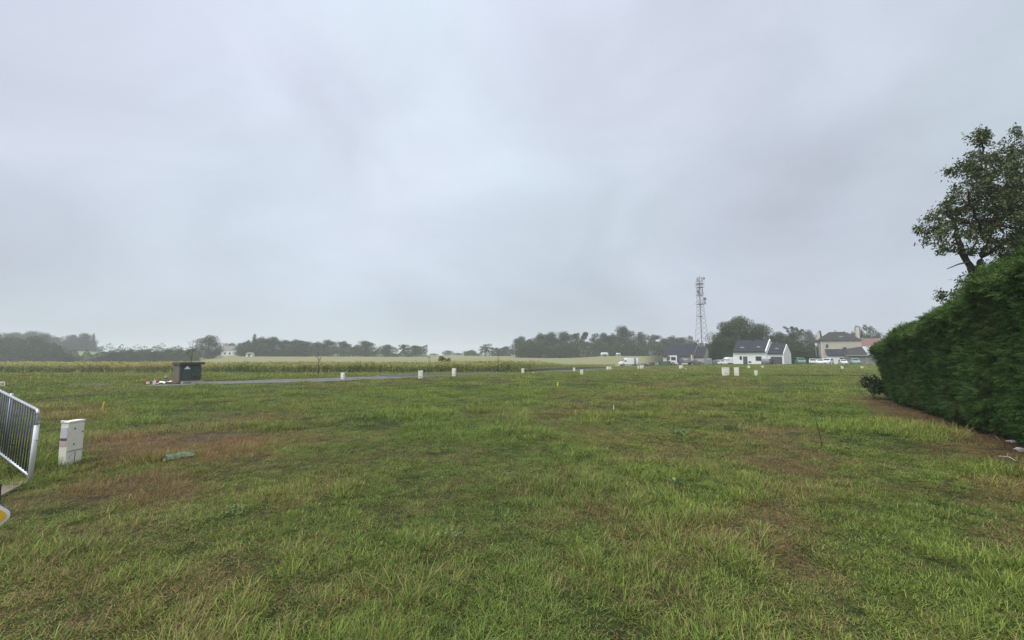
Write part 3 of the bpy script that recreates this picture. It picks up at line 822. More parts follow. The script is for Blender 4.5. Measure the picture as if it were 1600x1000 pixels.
tag(scatter('bramble_thicket', np.stack([px[:, 0], px[:, 1], zz - .1], 1), np.stack([px[:, 0] * 0, px[:, 0] * 0, r.uniform(0, 6.28, len(px))], 1),
            np.stack([px[:, 2] * 1.15, px[:, 2] * 1.15, px[:, 2]], 1), r.integers(0, 3, len(px)), cl, r.uniform(0, .25, len(px)), r.uniform(0, 1, len(px))), kind='stuff')

# ================================================================== HEDGE
def spray(name, seed, L=.26):
    """flat feathery conifer spray along +z, fan in x"""
    r = np.random.default_rng(seed); V, F, tone, dd = [], [], [], []
    def tri(a, b_, c_, t, d):
        k = len(V); V.extend([a, b_, c_]); F.append((k, k + 1, k + 2)); tone.extend([t * .7, t * .7, min(1, t + .2)]); dd.extend([d] * 3)
    d0 = r.uniform(.1, 1)
    for s_ in range(3):
        a0 = r.normal(0, .5); L0 = L * r.uniform(.7, 1.1); bend = r.normal(0, .25); yb = r.normal(0, .02)
        for i in range(9):
            f = (i + .5) / 9; cx = math.sin(a0 + bend * f) * L0 * f; cz = math.cos(a0 + bend * f) * L0 * f
            for sd in (-1, 1):
                a_ = a0 + sd * (.75 - .25 * f) + r.normal(0, .15); l_ = L0 * (.42 * (1 - f) + .12) * r.uniform(.7, 1.2); w = .007
                ex, ez = cx + math.sin(a_) * l_, cz + math.cos(a_) * l_
                px_, pz_ = math.cos(a_) * w, -math.sin(a_) * w
                yo = r.normal(0, .02)
                tri((cx - px_, yb, cz - pz_), (cx + px_, yb, cz + pz_), (ex, yb + yo - .02 * f, ez), r.uniform(0, .8), d0 if r.uniform() < .8 else r.uniform(0, 1))
    return np_mesh(name, np.array(V), [np.array(F)], {'tone': np.array(tone), 'dd': np.array(dd)}, MH)
hedge = empty('conifer_hedge', (HA.x, HA.y, h1(HA.x, HA.y)))
tag(hedge, 'tall dark green clipped conifer hedge running along the right of the lawn', 'hedge')
hz0 = hedge.location.z
S0, S1 = -7.0, HLEN - .32
DEP = 1.7
_sk = np.linspace(-8, HLEN + .5, 120)
_bo = .12 + .20 * smooth(1.5, HLEN, _sk)
_bx = HA.x + hd.x * _sk + hn.x * _bo; _by = HA.y + hd.y * _sk + hn.y * _bo
_bu = 800 + 640 * _bx / np.maximum(_by, 1.0)
_bv = np.interp(_bu, [1360, 1400, 1450, 1500, 1550, 1600, 1700, 1900], [536, 510, 490, 461, 430, 392, 325, 200])
_bz = EYE + (556 - _bv) / 640 * _by - .22 - hz0
_bz = np.where(_sk < -1.0, np.interp(-1.0, _sk, _bz), _bz)
def hedge_top(s):      # height of the shoulder along the hedge
    return np.interp(s, _sk, _bz) + (fbm(s, s * 0, 1.9, 301, 3) - .5) * .62 + .10 * np.sin(s * 2.1) - .25 * smooth(HLEN - .5, HLEN, s)
def hedge_face(s, z, top):   # outward bulge of the lawn side
    f = z / top
    return .02 + .20 * smooth(.30, .92, f) * smooth(1.5, HLEN, s) + .12 * smooth(.75, 1.0, f) + (fbm(s * 2.2, z * .35, 1.1, 303, 4) - .5) * .50 - .25 * (1 - smooth(0, .12, f))
def hp(s, off, z):
    return np.stack([HA.x + hd.x * s + hn.x * off - hedge.location.x, HA.y + hd.y * s + hn.y * off - hedge.location.y, z], -1)
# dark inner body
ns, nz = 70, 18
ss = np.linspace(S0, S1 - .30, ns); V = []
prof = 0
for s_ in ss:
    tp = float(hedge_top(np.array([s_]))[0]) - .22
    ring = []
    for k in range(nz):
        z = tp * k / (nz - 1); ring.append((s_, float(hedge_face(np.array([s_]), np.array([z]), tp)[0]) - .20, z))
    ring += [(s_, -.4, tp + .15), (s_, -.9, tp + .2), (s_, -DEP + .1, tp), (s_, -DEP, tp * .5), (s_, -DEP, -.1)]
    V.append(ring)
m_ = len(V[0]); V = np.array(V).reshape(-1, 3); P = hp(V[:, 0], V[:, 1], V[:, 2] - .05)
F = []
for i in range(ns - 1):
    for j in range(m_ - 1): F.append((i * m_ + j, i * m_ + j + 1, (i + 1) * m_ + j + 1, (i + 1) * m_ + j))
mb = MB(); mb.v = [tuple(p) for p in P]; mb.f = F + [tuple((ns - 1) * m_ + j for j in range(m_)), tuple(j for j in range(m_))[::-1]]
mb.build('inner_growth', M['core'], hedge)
# sprays
r = np.random.default_rng(31)
pos, rot, sc, idx, dry, hue = [], [], [], [], [], []
def put(s_, off, z, nrm, up, scale, d, hu):
    """sprays grow along nrm * outwards + up"""
    n_ = len(s_); dv = np.stack([hn.x * nrm + hd.x * r.normal(0, .35, n_), hn.y * nrm + hd.y * r.normal(0, .35, n_), up], 1)
    dv /= np.linalg.norm(dv, axis=1)[:, None]
    pos.append(np.stack([s_, off, z], 1)); sc.append(scale); dry.append(d); hue.append(hu)
    rot.append(np.array([tuple((Vector(v).to_track_quat('Z', 'Y').to_matrix() @ Matrix.Rotation(t_, 3, 'Z')).to_euler()) for v, t_ in zip(dv.tolist(), r.uniform(0, 6.28, n_).tolist())]))
n_ = 21000
s_ = S0 + (S1 - S0) * r.uniform(0, 1, n_) ** .9; tp = hedge_top(s_); f = r.uniform(0, 1, n_); z = tp * f; off = hedge_face(s_, z, tp)
g = vnoise(s_ * 1.6, z * .30, .7, 55)
k = ~((g < .20) & (r.uniform(0, 1, n_) < .5)); s_, tp, f, z, off, g = s_[k], tp[k], f[k], z[k], off[k], g[k]; n_ = len(s_)
put(s_, off - r.uniform(.0, .18, n_), z, np.ones(n_), np.where(f > .8, .15, -.25) + r.normal(0, .5, n_), r.uniform(.45, 1.0, n_), .07 + .16 * (g < .3) + .05 * (1 - f), .5 + .5 * g)
n_ = 11000      # shoulder and top: longer, freer new growth
s_ = S0 + (S1 - S0) * r.uniform(0, 1, n_) ** .8; tp = hedge_top(s_); a_ = r.uniform(0, 1, n_); off0 = hedge_face(s_, tp * .98, tp); off = off0 - a_ * (off0 + 1.3)
z = tp + .13 * np.sin(np.minimum(a_ * 3, 1) * 1.57) - .12 * (a_ < .1); lean = np.maximum(np.where(a_ < .6, .9 - 1.4 * a_, 0), -.2); tuft = vnoise(s_, off, .55, 66)
put(s_, off, z - r.uniform(0, .15, n_), lean, .75 + r.normal(0, .25, n_), r.uniform(.7, 1.2, n_) * (.6 + .9 * tuft), .03 + 0 * s_, .1 + .3 * tuft)
n_ = 1500      # far end of the hedge
tp = float(hedge_top(np.array([S1]))[0]); z = tp * r.uniform(0, 1, n_); f0 = hedge_face(np.full(n_, S1), z, tp)
put(S1 - .15 + r.uniform(-.15, .1, n_), -DEP + (f0 - .1 + DEP) * r.uniform(0, 1, n_), z, np.full(n_, .3), r.normal(.1, .4, n_), r.uniform(.7, 1.2, n_), .1 + 0 * z, .5 + 0 * z)
pos = np.concatenate(pos); rot = np.concatenate(rot); sc = np.concatenate(sc); dry = np.concatenate(dry); hue = np.concatenate(hue)
P = hp(pos[:, 0], pos[:, 1], pos[:, 2])
fo = scatter('foliage', P, rot, np.stack([sc, sc, sc], 1), r.integers(0, 5, len(P)), [spray('spray_%d' % i, 400 + i) for i in range(5)], np.array(dry), np.array(hue).clip(0, 1), parent=hedge)
fo['kind'] = 'stuff'
for k in range(16):
    s_ = -.5 + k * .72 + r.uniform(-.2, .2)
    p0 = hp(np.array(s_), np.array(-.35 + r.uniform(-.2, .1)), np.array(-.05)); p1 = hp(np.array(s_ + r.uniform(-.1, .1)), np.array(-.3), np.array(1.4))
    MB().tube([tuple(p0), tuple((p0 + p1) / 2 + np.array([r.normal(0, .03), 0, 0])), tuple(p1)], [.05, .04, .03], 6).build('stem', M['bark'], hedge)
# small dark shrub at the far foot of the hedge
def shrub(name, loc, rad, h, n, size, m, label, cat='shrub', stems=4, seed=1, group=None):
    r = np.random.default_rng(seed)
    e = empty(name, loc, 0, label, cat, group)
    nb = 9; cs = []
    for i in range(nb):
        a_ = r.uniform(0, 6.28); d = rad * r.uniform(.1, .75); cs.append((d * math.cos(a_), d * math.sin(a_), h * r.uniform(.3, .85), rad * r.uniform(.3, .5)))
    P, N_ = [], []
    for i in range(n):
        c = cs[r.integers(0, nb)]; u = r.normal(0, 1, 3); u /= np.linalg.norm(u); q = np.array(c[:3]) + u * c[3] * r.uniform(.5, 1.05) * np.array([1, 1, h / rad * .5 + .4])
        q[2] = min(max(q[2], .03), h * 1.05); P.append(q); N_.append(u)
    o = link('foliage', leafcloud('foliage', m, np.array(P), np.array(N_), size, r), e)
    mb = MB()
    for i in range(stems):
        c = cs[i % nb]; mb.tube([(0, 0, -.05), (c[0] * .4, c[1] * .4, c[2] * .5), (c[0], c[1], c[2])], [rad * .035, rad * .025, rad * .012], 5)
    mb.build('stem', M['bark'], e)
    return e
MHS = leafmat('dark_shrub_leaf', (.014, .026, .010), (.045, .075, .03), (.05, .04, .02), (.1, .08, .04), inst=False, trans=.15, spec=.2)
c_ = hp(np.array(S1 - .1), np.array(.45), np.array(0.)) + np.array(hedge.location)
shrub('dark_shrub', (c_[0], c_[1], h1(c_[0], c_[1])), .50, .95, 1500, .085, MHS, 'small dark leafy shrub growing at the far foot of the tall conifer hedge', seed=3)

# ================================================================== NEAR TREE (behind the hedge)
TD = 12.6
def tree_pt(u, v, dy=0.0):
    p = at(u, v, TD + dy); return np.array(p)
def make_cherry():
    r = np.random.default_rng(77)
    base = tree_pt(1545, 470); bz = h1(base[0], base[1])
    root = empty('broadleaf_tree', (base[0], base[1], bz))
    tag(root, 'leafy broadleaf tree with dark forked trunk standing behind the conifer hedge', 'tree')
    O = np.array([base[0], base[1], bz])
    limbs = [([(1545, 560), (1530, 470), (1524, 432)], [0, 0, 0], .150, .125),
             ([(1524, 432), (1508, 404), (1496, 372), (1492, 350), (1480, 335)], [0, .1, .2, .2, .3], .095, .035),
             ([(1524, 432), (1535, 400), (1545, 372), (1556, 335), (1548, 300), (1540, 262), (1534, 225)], [0, -.1, -.2, -.3, -.2, -.1, 0], .085, .02),
             ([(1535, 400), (1556, 388), (1580, 372), (1608, 340), (1625, 300)], [-.1, .3, .7, 1.2, 1.4], .07, .025),
             ([(1524, 432), (1548, 418), (1580, 402), (1620, 380), (1650, 350)], [0, -.3, -.5, -.6, -.8], .075, .03),
             ([(1545, 372), (1530, 350), (1515, 320), (1512, 295)], [-.2, -.6, -.9, -1.1], .05, .018),
             ([(1556, 335), (1585, 310), (1600, 275), (1605, 240)], [-.3, -.1, .2, .5], .045, .018),
             ([(1508, 404), (1525, 380), (1528, 355)], [.1, .6, .8], .04, .02)]
    mb = MB(); nodes = []
    for pts, dys, r0, r1 in limbs:
        q = [tree_pt(u, v, d) - O for (u, v), d in zip(pts, dys)]
        # finer, slightly crooked
        fine = []
        for i in range(len(q) - 1):
            for s_ in np.linspace(0, 1, 5, endpoint=False): fine.append(q[i] * (1 - s_) + q[i + 1] * s_ + (r.normal(0, .018, 3) if 0 < s_ else 0))
        fine.append(q[-1]); rad = np.linspace(r0, r1, len(fine))
        mb.tube([tuple(p) for p in fine], list(rad), 8)
        for p, a_ in zip(fine, rad): nodes.append((p, a_))
    mb.build('trunk', M['bark'], root, smooth=True)
    dead = MB().tube([tuple(tree_pt(1513, 409) - O), tuple(tree_pt(1497, 413, -.1) - O), tuple(tree_pt(1480, 420, -.2) - O)], [.032, .022, .012], 6)
    dead.build('dead_branch', M['wood'], root)
    # attractor lobes in metres round the limbs
    px2m = TD / 640.
    lobes = [(1540, 255, 34, 1.0), (1532, 222, 20, .6), (1560, 275, 40, 1.0), (1578, 240, 22, .6), (1592, 225, 16, .5), (1515, 290, 30, .8), (1497, 262, 13, .35),
             (1485, 268, 9, .25), (1484, 355, 30, 1.0), (1462, 366, 17, .6), (1448, 372, 12, .4), (1437, 358, 6, .2), (1478, 312, 12, .3), (1470, 330, 14, .4), (1452, 340, 9, .3),
             (1500, 335, 28, .8), (1590, 330, 44, 1.2), (1620, 300, 50, 1.2), (1640, 350, 50, 1.2), (1570, 365, 34, 1.0), (1600, 400, 36, 1.0), (1560, 405, 22, .7),
             (1520, 375, 22, .7), (1492, 455, 9, .3), (1474, 462, 8, .25), (1508, 440, 12, .4), (1550, 432, 18, .5), (1532, 330, 36, .9), (1560, 310, 30, .8), (1600, 270, 30, .8),
             (1544, 208, 12, .3), (1527, 205, 8, .25), (1586, 205, 6, .2), (1498, 385, 10, .35), (1475, 390, 7, .25), (1640, 250, 40, 1), (1660, 420, 50, 1)]
    A = []
    for (u, v, rp, dz) in lobes:
        n_ = max(5, int((rp / 10.) ** 2 * 3.2))
        for _ in range(n_):
            a_ = r.uniform(0, 6.28); q = rp * math.sqrt(r.uniform(0, 1))
            A.append(tree_pt(u + q * math.cos(a_), v + q * math.sin(a_), r.uniform(-dz, dz) * 1.1) - O)
    A = np.array(A); NP = np.array([p for p, _ in nodes]); NR = np.array([a_ for _, a_ in nodes])
    NR0 = NR.copy(); tw = MB(); LP, LD = [], []
    todo = list(range(len(A)))
    dist = np.array([np.min(np.linalg.norm(NP - a_, axis=1)) for a_ in A])
    order = np.argsort(dist)
    for k in order:
        a_ = A[k]; dd_ = np.linalg.norm(NP - a_, axis=1) + (NR < .006) * .3; j = int(np.argmin(dd_)); p = NP[j]; L_ = np.linalg.norm(a_ - p)
        if L_ < .05: continue
        mid = (p + a_) / 2 + np.array([0, 0, L_ * .10]) + r.normal(0, L_ * .07, 3)
        r0 = min(NR[j] * .6, .008 + .016 * L_); r1 = .0045
        pts = [p, p * .45 + mid * .55 + r.normal(0, .01, 3), mid, mid * .4 + a_ * .6, a_]; rr_ = [r0, r0 * .8, r0 * .6, (r0 + r1) / 2.6, r1]
        tw.tube([tuple(q) for q in pts], rr_, 4)
        NP = np.vstack([NP, pts[1:]]); NR = np.concatenate([NR, rr_[1:]])
        nl = int(30 + 32 * min(L_, .8))
        for i in range(nl):
            s_ = r.uniform(.25, 1.08); q = p * (1 - s_) ** 2 + 2 * mid * s_ * (1 - s_) + a_ * s_ * s_ if s_ < 1 else a_
            LP.append(q + r.normal(0, .065, 3)); 
            LD.append((a_ - p) / L_ + r.normal(0, .6, 3) + np.array([0, 0, -.7]))
    tw.build('twigs', M['bark'], root, kind='stuff')
    LP = np.array(LP); LD = np.array(LD); LD /= np.linalg.norm(LD, axis=1)[:, None]; n_ = len(LP)
    side = np.cross(LD, r.normal(0, 1, (n_, 3))); side /= np.linalg.norm(side, axis=1)[:, None]; nr = np.cross(side, LD)
    L_ = r.uniform(.06, .115, n_)[:, None]; w = L_ * .23; fold = L_ * .08
    V = np.stack([LP, LP + LD * L_ * .4 + side * w + nr * fold, LP + LD * L_ * .5, LP + LD * L_ * .4 - side * w + nr * fold, LP + LD * L_ - nr * L_ * .15], 1).reshape(-1, 3)
    b_ = np.arange(n_)[:, None] * 5
    F = np.concatenate([b_ + np.array([[0, 1, 2]]), b_ + np.array([[0, 2, 3]]), b_ + np.array([[1, 4, 2]]), b_ + np.array([[2, 4, 3]])])
    o = link('foliage', np_mesh('foliage', V, [F], {'tone': np.repeat(r.uniform(0, 1, n_), 5), 'dd': np.repeat(r.uniform(0, 1, n_), 5)}, MC), root)
    o['kind'] = 'stuff'
    return root, n_
cherry, nleaf = make_cherry()

# ================================================================== FAR TREES
def tree_kind(seed, nfaces, leaf, style='round'):
    """crown 1 high and about 1 wide, foot at z=0; returns (crown mesh, trunk mesh)"""
    r = np.random.default_rng(seed)
    lob = []
    if style == 'round':
        for i in range(34):
            a_ = i * 2.4 + r.normal(0, .35); z = .05 + .74 * ((i * 7) % 34) / 33 + r.normal(0, .02); env = math.sqrt(max(0.02, 1 - ((z - .34) / .52) ** 2)) * .43
            d = env * (r.uniform(.75, 1.0) if i % 4 else r.uniform(.1, .5)); lob.append((d * .9 * math.cos(a_), d * .9 * math.sin(a_), z, r.uniform(.11, .20)))
        lob += [(0, 0, .85, .12), (.07, -.05, .78, .13), (-.08, .04, .76, .13), (0, 0, .6, .24), (0, 0, .36, .28), (.1, .1, .2, .22), (-.12, -.05, .2, .22)]
    elif style == 'open':
        for i in range(15):
            a_ = r.uniform(0, 6.28); z = r.uniform(.25, .90); d = r.uniform(.10, .40)
            lob.append((d * math.cos(a_), d * math.sin(a_), z, r.uniform(.08, .14)))
        lob += [(0, 0, .86, .12), (.1, 0, .66, .16)]
    elif style == 'tall':
        for i in range(16):
            a_ = r.uniform(0, 6.28); z = r.uniform(.2, .93); d = .22 * r.uniform(.2, 1) * math.sqrt(max(.05, 1 - ((z - .5) / .55) ** 2))
            lob.append((d * math.cos(a_), d * math.sin(a_), z, r.uniform(.08, .13)))
        lob += [(0, 0, .9, .09)]
    elif style == 'cone':
        for i in range(20):
            z = .08 + .86 * i / 19; d = .24 * (1 - z) * r.uniform(.3, 1); a_ = r.uniform(0, 6.28)
            lob.append((d * math.cos(a_), d * math.sin(a_), z, .05 + .13 * (1 - z)))
    elif style == 'umbrella':
        for i in range(12):
            a_ = r.uniform(0, 6.28); d = r.uniform(0, .42); lob.append((d * math.cos(a_), d * math.sin(a_), .88 + r.uniform(-.05, .05), .085))
    lob = np.array(lob); wts = lob[:, 3] ** 2; wts /= wts.sum()
    wts = wts if style != 'round' else np.full(len(lob), 1 / len(lob)) * .5 + wts * .5; c = r.choice(len(lob), nfaces, p=wts); u = r.normal(0, 1, (nfaces, 3)); u /= np.linalg.norm(u, axis=1)[:, None]
    q = 1 - .55 * r.uniform(0, 1, nfaces) ** 2.2
    bump_ = 1 + .18 * np.sin(u[:, 0] * 7 + c) * np.sin(u[:, 1] * 6 + c * 2) * np.sin(u[:, 2] * 8)
    P = lob[c, :3] + u * (lob[c, 3] * q * bump_)[:, None] * np.array([1, 1, .85 if style != 'umbrella' else .45])
    P[:, 2] = np.maximum(P[:, 2], .02)
    tone_l = r.uniform(0, .6, len(lob))
    me = leafcloud('crown', MT, P, u, leaf, r, .2)
    a_ = me.attributes['tone']; t = np.zeros(len(me.vertices), np.float32); a_.data.foreach_get('value', t)
    t = t * .5 + np.repeat(tone_l[c], 4); a_.data.foreach_set('value', t.astype(np.float32))
    mb = MB(); mb.tube([(0, 0, -.06), (.004, 0, .2), (-.006, .004, .45), (0, 0, .75)], [.026, .020, .014, .006], 6)
    for i in range(8 if style != 'umbrella' else 5):
        k = r.integers(0, len(lob)); e = lob[k, :3]; z0 = min(.6, e[2] * .6)
        mb.tube([(0, 0, z0), (e[0] * .5, e[1] * .5, (z0 + e[2]) / 2 + .02), tuple(e)], [.012, .008, .003], 4)
    me2 = bpy.data.meshes.new('trunk'); me2.from_pydata(mb.v, [], mb.f); me2.materials.append(M['bark_far'])
    return me, me2
KIN = {'r1': tree_kind(1, 15000, .024), 'r2': tree_kind(2, 15000, .024), 'r3': tree_kind(3, 15000, .023), 'r4': tree_kind(4, 15000, .025),
       't1': tree_kind(5, 5000, .030, 'tall'), 'c1': tree_kind(6, 4500, .030, 'cone'), 'o1': tree_kind(7, 4200, .028, 'open'), 'o2': tree_kind(8, 4200, .028, 'open'),
       'u1': tree_kind(9, 700, .035, 'umbrella'),
       'R1': tree_kind(11, 42000, .0150), 'R2': tree_kind(12, 26000, .0185), 'R3': tree_kind(13, 26000, .0195), 'O1': tree_kind(14, 5000, .028, 'open')}
def tree(u, vtop, hw, Y, kind, label, group=None, sink=0.0, rz=None, name='tree', cat='tree', foot=None):
    p = gp(u, Y); top = at(u, vtop, Y)
    zb = p.z if foot is None else at(u, foot, Y).z
    hgt = top.z - zb + sink; wd = hw * 2 * Y / 640 / (.86 if hw > 12 else .78) * (1.14 if group in (RW, CW, WL) else 1.0)
    root = empty(name, (p.x, p.y, zb - sink), random.uniform(0, 6.28) if rz is None else rz, label, cat, group)
    c = link('crown', KIN[kind][0], root); t = link('trunk', KIN[kind][1], root)
    for o in (c, t): o.scale = (wd, wd, hgt)
    return root
WL = 'trees of the dark wood at the left edge'; HL = 'trees on the far misty hill'; RW = 'trees of the long misty row left of centre'
CW = 'trees of the misty wood right of centre'; GH = 'bushes of the low hedgerow behind the maize'
TREES = [
 (-14, 519, 24, 205, 'r1', 'dark rounded tree cut by the left edge of the picture', WL),
 (12, 521, 22, 200, 'r2', 'dark rounded tree of the left wood, second crown in from the picture edge', WL),
 (30, 527, 16, 196, 'r3', 'lower dark tree between two taller crowns of the left wood', WL),
 (50, 522, 23, 205, 'r4', 'tallest dark crown in the middle of the left wood', WL),
 (72, 533, 18, 200, 'r1', 'dark tree at the right shoulder of the left wood', WL),
 (92, 544, 12, 190, 'r3', 'small dark tree where the left wood tapers down to the field', WL),
 (109, 554, 11, 180, 'r2', 'low bush alone at the right foot of the left wood', GH),
 (22, 517, 22, 330, 'r3', 'pale misty tree rising behind the left wood, nearest the picture edge', HL),
 (45, 515, 22, 335, 'r1', 'pale misty tree, highest behind the left wood', HL),
 (68, 518, 18, 330, 'r2', 'pale misty tree behind the left wood, right of its highest crown', HL),
 (84, 526, 12, 330, 'r4', 'low pale misty tree where the far hill copse slopes down', HL),
 (100, 530, 8, 322, 'r2', 'small low tree at the left end of the hilltop copse', HL),
 (112, 521, 14, 318, 'r1', 'broad round tree in the left half of the hilltop copse', HL),
 (129, 519, 14, 318, 'r4', 'broad tree in the middle of the hilltop copse', HL),
 (144, 520, 7, 318, 'c1', 'slim pointed tree at the right end of the hilltop copse', HL),
 (134, 530, 10, 322, 'r2', 'low tree filling the gap in the hilltop copse', HL),
 (130, 561, 14, 178, 'r4', 'low rounded bush right of the left wood, at the foot of the pale hill field', GH),
 (155, 557, 13, 178, 'r1', 'low dark bush below the pale hill field', GH),
 (178, 547, 15, 185, 'r2', 'rounded bush standing higher, right of the pale hill field', GH),
 (203, 544, 14, 190, 'r3', 'rounded dark bush in the low hedgerow, left of the broad pale one', GH),
 (222, 546, 13, 192, 'r4', 'broad paler bush in the middle of the low hedgerow', GH),
 (243, 546, 13, 190, 'r1', 'dark bush of the low hedgerow left of the green cabin', GH),
 (262, 543, 13, 195, 'r2', 'bush rising just above the left corner of the green cabin roof', GH),
 (281, 544, 13, 195, 'r3', 'bush above the middle of the green cabin roof', GH),
 (300, 543, 12, 198, 'r4', 'bush behind the thin sapling of the green cabin', GH),
 (325, 521, 19, 212, 'r1', 'single big round tree standing apart right of the green cabin', None),
 (362, 534, 11, 320, 'r2', 'pale hazy tree between the single round tree and the long row', HL),
 (346, 541, 9, 318, 'r3', 'small pale hazy tree just right of the single round tree', HL),
 (384, 532, 13, 236, 'r4', 'tree at the left end of the long misty row', RW),
 (396, 521, 11, 238, 'c1', 'pointed conifer near the left end of the long misty row', RW),
 (408, 524, 13, 240, 'r2', 'tree right of the pointed conifer in the long misty row', RW),
 (427, 524, 17, 238, 'r1', 'widest crown in the left part of the long misty row', RW),
 (446, 530, 12, 240, 'o1', 'open crown where sky shows through in the long misty row', RW),
 (461, 528, 12, 240, 'r3', 'crown right of the open one in the long misty row', RW),
 (478, 532, 11, 245, 'r4', 'lower crown before the dip of the long misty row', RW),
 (496, 532, 13, 245, 'r2', 'crown above the thin stake in the long misty row', RW),
 (512, 529, 13, 243, 'r1', 'taller round crown just right of the thin stake in the long misty row', RW),
 (537, 531, 12, 248, 'r3', 'round crown left of the widest gap in the long misty row', RW),
 (555, 540, 8, 252, 'r2', 'small low crown in the dip of the long misty row', RW),
 (571, 531, 15, 250, 'r4', 'broad square crown in the right part of the long misty row', RW),
 (591, 545, 6, 255, 'o2', 'thin low tree in the gap right of the broad square crown', RW),
 (606, 537, 13, 255, 'r1', 'flat topped crown third from the right end of the long misty row', RW),
 (630, 537, 9, 256, 'o1', 'narrow crown second from the right end of the long misty row', RW),
 (648, 538, 15, 255, 'r2', 'sloping crown at the right end of the long misty row', RW),
 (678, 552, 7, 420, 'r3', 'faint low tree on the horizon left of the lone dark bush', HL),
 (700, 547, 9, 430, 'r4', 'faint hazy tree on the horizon right behind the lone dark bush', HL),
 (716, 551, 7, 430, 'r1', 'faintest small tree on the horizon between bush and wood', HL),
 (734, 547, 10, 300, 'r2', 'low round tree at the left end of the misty wood', CW),
 (758, 537, 13, 270, 'o2', 'separate wide tree left of the misty wood', CW),
 (776, 542, 8, 275, 'r3', 'low tree right of the separate wide tree', CW),
 (790, 540, 10, 272, 'r4', 'low pointed tree before the misty wood rises', CW),
 (814, 523, 12, 245, 'r1', 'round topped tree where the misty wood begins to rise', CW),
 (828, 531, 10, 244, 'r3', 'lower tree in the notch behind the first tall crown of the misty wood', CW),
 (844, 517, 15, 225, 'r2', 'dark tall tree at the left of the main misty wood', CW),
 (862, 516, 15, 226, 'r4', 'dark tall tree with domed top in the main misty wood', CW),
 (883, 515, 17, 224, 'r1', 'broadest dark crown in the main misty wood', CW),
 (903, 518, 12, 230, 'o1', 'crown with sky showing through in the middle of the main wood', CW),
 (914, 519, 9, 236, 't1', 'slim tall crown beside the sky gaps of the main wood', CW),
 (928, 520, 11, 234, 'o2', 'airy crown over the small white roof in the wood', CW),
 (944, 517, 13, 236, 'r3', 'round crown above the small white roof in the wood', CW),
 (958, 518, 11, 238, 'r2', 'crown just left of the tallest tree of the wood', CW),
 (976, 506, 17, 228, 'r4', 'tallest broad tree of the misty wood', CW),
 (1001, 516, 13, 240, 'r1', 'sloping crown just right of the tallest tree of the wood', CW),
 (1022, 521, 12, 250, 'o1', 'loose crown behind the white van', CW),
 (1038, 526, 10, 255, 'r3', 'low crown behind the left end of the slate roofed bungalow', CW),
 (1052, 522, 12, 252, 'r2', 'round crown above the ridge of the slate roofed bungalow', CW),
 (1066, 525, 11, 255, 'r4', 'pale crown above the right half of the bungalow ridge', CW),
 (1081, 524, 8, 250, 'o2', 'airy crown just left of the lattice mast', CW),
 (1104, 535, 9, 190, 'o1', 'small loose tree at the foot of the lattice mast', None),
 (1118, 528, 19, 126, 'R2', 'rounded green tree, lower lobe left of the big tree behind the white house', None),
 (1158, 489, 42, 132, 'R1', 'big dense dark tree towering behind the white house', None),
 (1134, 505, 22, 136, 'R2', 'dark left shoulder crown of the big tree behind the white house', None),
 (1185, 502, 20, 138, 'R3', 'dark tree at the right shoulder of the big tree behind the white house', None),
 (1218, 515, 22, 140, 'R2', 'dark tree rising behind the white garage wing', None),
 (1240, 513, 20, 142, 'R3', 'dark rounded tree midway between white house and cream house', None),
 (1267, 512, 12, 215, 'r1', 'pale misty tree left of the cream house', None),
 (1241, 507, 13, 175, 'u1', 'thin flat topped tree standing above the dark crowns', None),
 (1256, 513, 7, 178, 'u1', 'smaller thin flat topped tree, right of the first', None),
 (1222, 545, 16, 122, 'R3', 'green shrub mass right behind the white garage gable', None),
 (1249, 544, 17, 118, 'R2', 'medium green bush behind the teal car', None),
 (1266, 552, 14, 117, 'R3', 'low green bush behind the cream car', None),
 (1270, 534, 14, 140, 'R2', 'dark tree beside the left wall of the cream house', None),
 (1284, 517, 4, 165, 't1', 'slender dark tree top just left of the cream house roof', None),
 (1308, 513, 8, 180, 'r2', 'pale tree top peeping over the dark hip roof', None),
 (1322, 515, 7, 182, 'o1', 'thin tree top behind the right end of the hip roof', None),
 (1342, 506, 11, 148, 'O1', 'open dark tree behind the pale chimney', None),
 (1360, 508, 10, 148, 'O1', 'open dark tree leaning right above the red brown roof', None),
 (1373, 514, 9, 200, 'r3', 'pale round tree behind the red brown roof, beside the hedge', None),
 (1150, 552, 14, 128, 'R3', 'dark bush filling in behind the left end of the white house', None),
]
for a in TREES:
    nm = 'bush' if ('bush' in a[5] or 'shrub' in a[5]) else 'tree'
    tree(*a, name=nm, cat=nm)
shrub('lone_bush', gp(694.5, 118), 1.75, 2.35, 2600, .26, MT, 'lone dark round bush standing in the open field left of centre', 'bush', seed=5)
for o in bpy.data.objects:
    if o.name.startswith('lone_bush'): o.scale = (.95, .95, 1.35)

# low growth under the woods: one mass each
def undergrowth(u0, u1, Y0, Y1, v, n, size, seed, mtl=MT, amp=15):
    r = np.random.default_rng(seed); u = r.uniform(u0, u1, n); Y = r.uniform(Y0, Y1, n)
    x = (u - 800) / ray(800, 556).y * Y; g = H(x, Y); vv = v + amp * (vnoise(u, u * 0, 9, seed) - .5); b_ = 500 - vv
    top = EYE + (640 * sp + b_ * cp) / (640 * cp - b_ * sp) * Y
    P = np.stack([x, Y, g + (top - g) * r.uniform(0, 1, n) ** .8], 1)
    P = np.array(P); N_ = np.tile([0, -1, .4], (n, 1))
    return tag(link('undergrowth', leafcloud('undergrowth', mtl, P, N_, size, r)), kind='stuff')
undergrowth(-30, 95, 186, 196, 540, 12350, 0.56, 1)
undergrowth(95, 312, 186, 200, 553, 14250, 0.43, 2)
undergrowth(375, 668, 226, 240, 546, 20900, 0.40, 3)
undergrowth(372, 480, 224, 238, 538, 10450, 0.56, 13)
undergrowth(805, 1010, 215, 226, 537, 26600, 0.56, 4)
